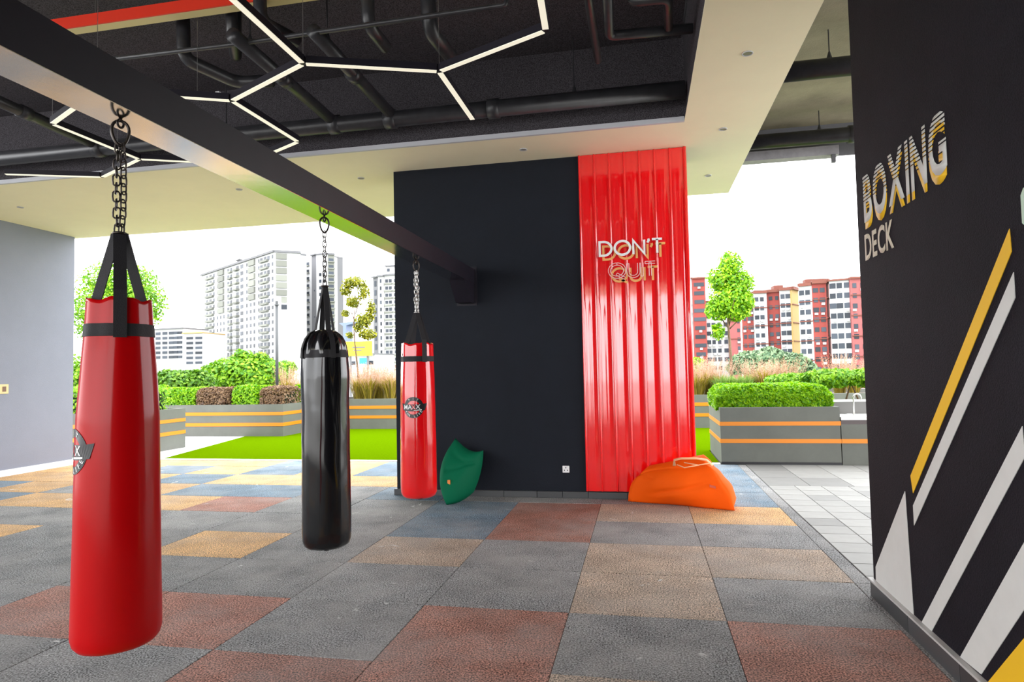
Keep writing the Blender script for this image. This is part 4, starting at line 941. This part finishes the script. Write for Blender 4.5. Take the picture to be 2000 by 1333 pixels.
# low white building
Lb = T_('low white building with rows of small windows beside the nearest red bag', 350, 230)
f = Facade(Lb, ony(270, 640, 232), ony(358, 642, 230), ony(340, 643, 230).z, 14, M_bwhite, .5)
f.grid([.12, .28, .45, .60, .74, .84, .93], 6, 2.4, 1.1, fl=1.95, z0=1.6)
f = Facade(Lb, ony(358, 652, 226), ony(396, 652, 226), ony(375, 652, 226).z, 14, M_bwhite, .4, M_bcream); f.grid([.34, .8], 6, 3.0, 1.0, fl=1.95, z0=1.8)
# high-rise beside the charcoal wall
Bb = T_('white high-rise cut off by the left edge of the charcoal wall', 750, 200)
zt = ony(745, 541, 200).z
f = Facade(Bb, ony(728.5, 541, 202), ony(738, 541, 201), zt, 10, M_bgrey, .5); f.grid([.5], 13, .9, 1.8, z0=2.)
f = Facade(Bb, ony(738, 541, 200), ony(749, 541, 200), zt, 12, M_bwhite, .5); f.grid([.5], 13, .55, 1.2, fl=2.35, z0=1.4)
f = Facade(Bb, ony(749, 540, 200.5), ony(800, 537, 200.5), zt + .3, 12, M_bwhite, .5); f.grid([.12, .26, .46, .60, .86], 13, .95, 1.0, fl=2.35, z0=1.7); f.grid([.19, .53], 13, 2.7, .5, fl=2.35, z0=2.7, me=bmesh_, d=.7, off=.3)
f = Facade(Bb, ony(753, 521, 206), ony(800, 520, 206), ony(760, 521, 206).z, 6, M_bwhite, .4); f.grid([.12], 1, .9, 1., z0=1.2)
# shops and billboard
sh = T_('low shop building with a blue sign below the yellow billboard', 700, 120)
f = Facade(sh, ony(655, 700, 122), ony(732, 700, 121), ony(690, 694, 121).z, 8, M_bwhite, .3); f.grid([.2, .45, .9], 1, 1.1, .7, z0=1.6)
p0, p1 = ony(704, 700, 120.5), ony(721, 711, 120.5); B(p0.x, p1.x, 120, 120.4, p1.z, p0.z).obj('shop_sign', mat('shop_blue', (.02, .22, .55), .5), sh)
G().prism([ony(662, 632, 124), ony(690, 628, 124), ony(690, 632, 124), ony(676, 636, 124), ony(676, 690, 124), ony(670, 690, 124), ony(670, 637, 124)], (0, 3, 0)).obj('gantry', mat('gantry_blue', (.12, .16, .28), .6), sh)
bd = thing('billboard', 'yellow billboard behind the slim young tree', 'billboard', (ony(702, 680, 112).x, 112, ZG)); p0, p1 = ony(672, 668, 112), ony(726, 695, 112)
B(p0.x, p1.x, 112, 112.4, p1.z, p0.z).obj('board', mat('board_yellow', (.72, .50, .005), .5), bd)
for u0, u1, v in ((688, 713, 678), (690, 706, 684)):
    a, b_ = ony(u0, v, 111.9), ony(u1, v + 1.6, 111.9); B(a.x, b_.x, 111.9, 112, b_.z, a.z).obj('print_line', M_bgrey, bd)
for x in (p0.x + 1, p1.x - 1): B(x - .15, x + .15, 112.4, 112.7, ZG, p0.z).obj('post', M_bgrey, bd)
# red and white apartments
def bay(T, u0, u1, v0, v1, Y0_, Y1_, m, fs, w, h, n, fl=3.05, z0=2.0, roof=1., bands=True, dep=6):
    z = ony((u0 + u1) / 2, (v0 + v1) / 2, (Y0_ + Y1_) / 2).z
    f = Facade(T, ony(u0, v0, Y0_), ony(u1, v1, Y1_), z, dep, m, roof, M_roof)
    for i in range(n):
        for q in fs:
            f.put(wmesh, q, z - z0 - fl * i, w * R.uniform(.85, 1.1), h, .25)
            if R.random() < .3: f.put(acm, q + R.uniform(-.05, .05), z - z0 - fl * i - h * .9, .9, .7, .7, .3)
    if bands: f.band(n // 2, fl * 2, 5.0, M_roof, .28)
    return f
R0 = T_('red and white apartment block partly behind the bright green young tree', 1390, 240)
bay(R0, 1338, 1352, 545, 545, 236, 236, M_bwhite, (.5,), 1., 1.4, 11, roof=.4, bands=False)
bay(R0, 1352, 1377, 545, 545, 234, 234, M_bred, (.5,), 3.6, 1.3, 11, roof=.5, bands=False)
bay(R0, 1377, 1424, 590, 590, 238, 238, M_bwhite, (.12, .32, .55, .82), 1.3, 1.4, 8, roof=.5, bands=False)
bay(R0, 1424, 1445, 600, 600, 233, 233, M_bpink, (.8,), .8, 1.2, 7, roof=.4)
R1 = T_('red, white and cream apartment block in the middle of the right skyline', 1500, 230)
bay(R1, 1447, 1472, 578, 576, 233, 232, M_bred, (.25, .6, .85), 1.0, 1.3, 9)
bay(R1, 1472, 1497, 575, 572, 230, 230, M_bwhite, (.2, .62), 1.3, 1.4, 9)
bay(R1, 1497, 1522, 573, 570, 232, 231, M_bred, (.3, .78), 1.1, 1.3, 9)
bay(R1, 1522, 1546, 568, 567, 229, 228, M_bwhite, (.25, .68), 1.4, 1.5, 9)
bay(R1, 1546, 1559, 567, 568, 227.6, 234, M_bcream, (), 1, 1, 9, dep=.5)
p0, p1 = ony(1511, 558, 235), ony(1530, 572, 235); B(p0.x, p1.x, 235, 240, p1.z - 1, p0.z).obj('roof_house', M_roof, R1)
R2 = T_('tall red and white apartment block next to the dark grey wall', 1620, 220)
bay(R2, 1559.5, 1585, 561, 558, 216, 214, M_bwhite, (.22, .68), 1.4, 1.5, 10)
bay(R2, 1585, 1613, 555, 554, 214, 214, M_bred, (.25, .72), 1.5, 1.4, 10); bay(R2, 1613, 1619, 553, 553, 213.8, 219, M_bred, (), 1, 1, 10, dep=.5)
bay(R2, 1619, 1662, 550, 547, 212, 210, M_bwhite, (.15, .46, .80), 1.7, 1.6, 11, z0=1.5, roof=.5, bands=False)
bay(R2, 1660, 1700, 546, 543, 209, 209, M_bpink, (.2, .6), 1.2, 1.4, 11, roof=.6)
p0, p1 = ony(1572, 546, 217), ony(1614, 556, 217); B(p0.x, p1.x, 217, 220, p1.z - 2, p0.z).obj('roof_house', M_roof, R2)
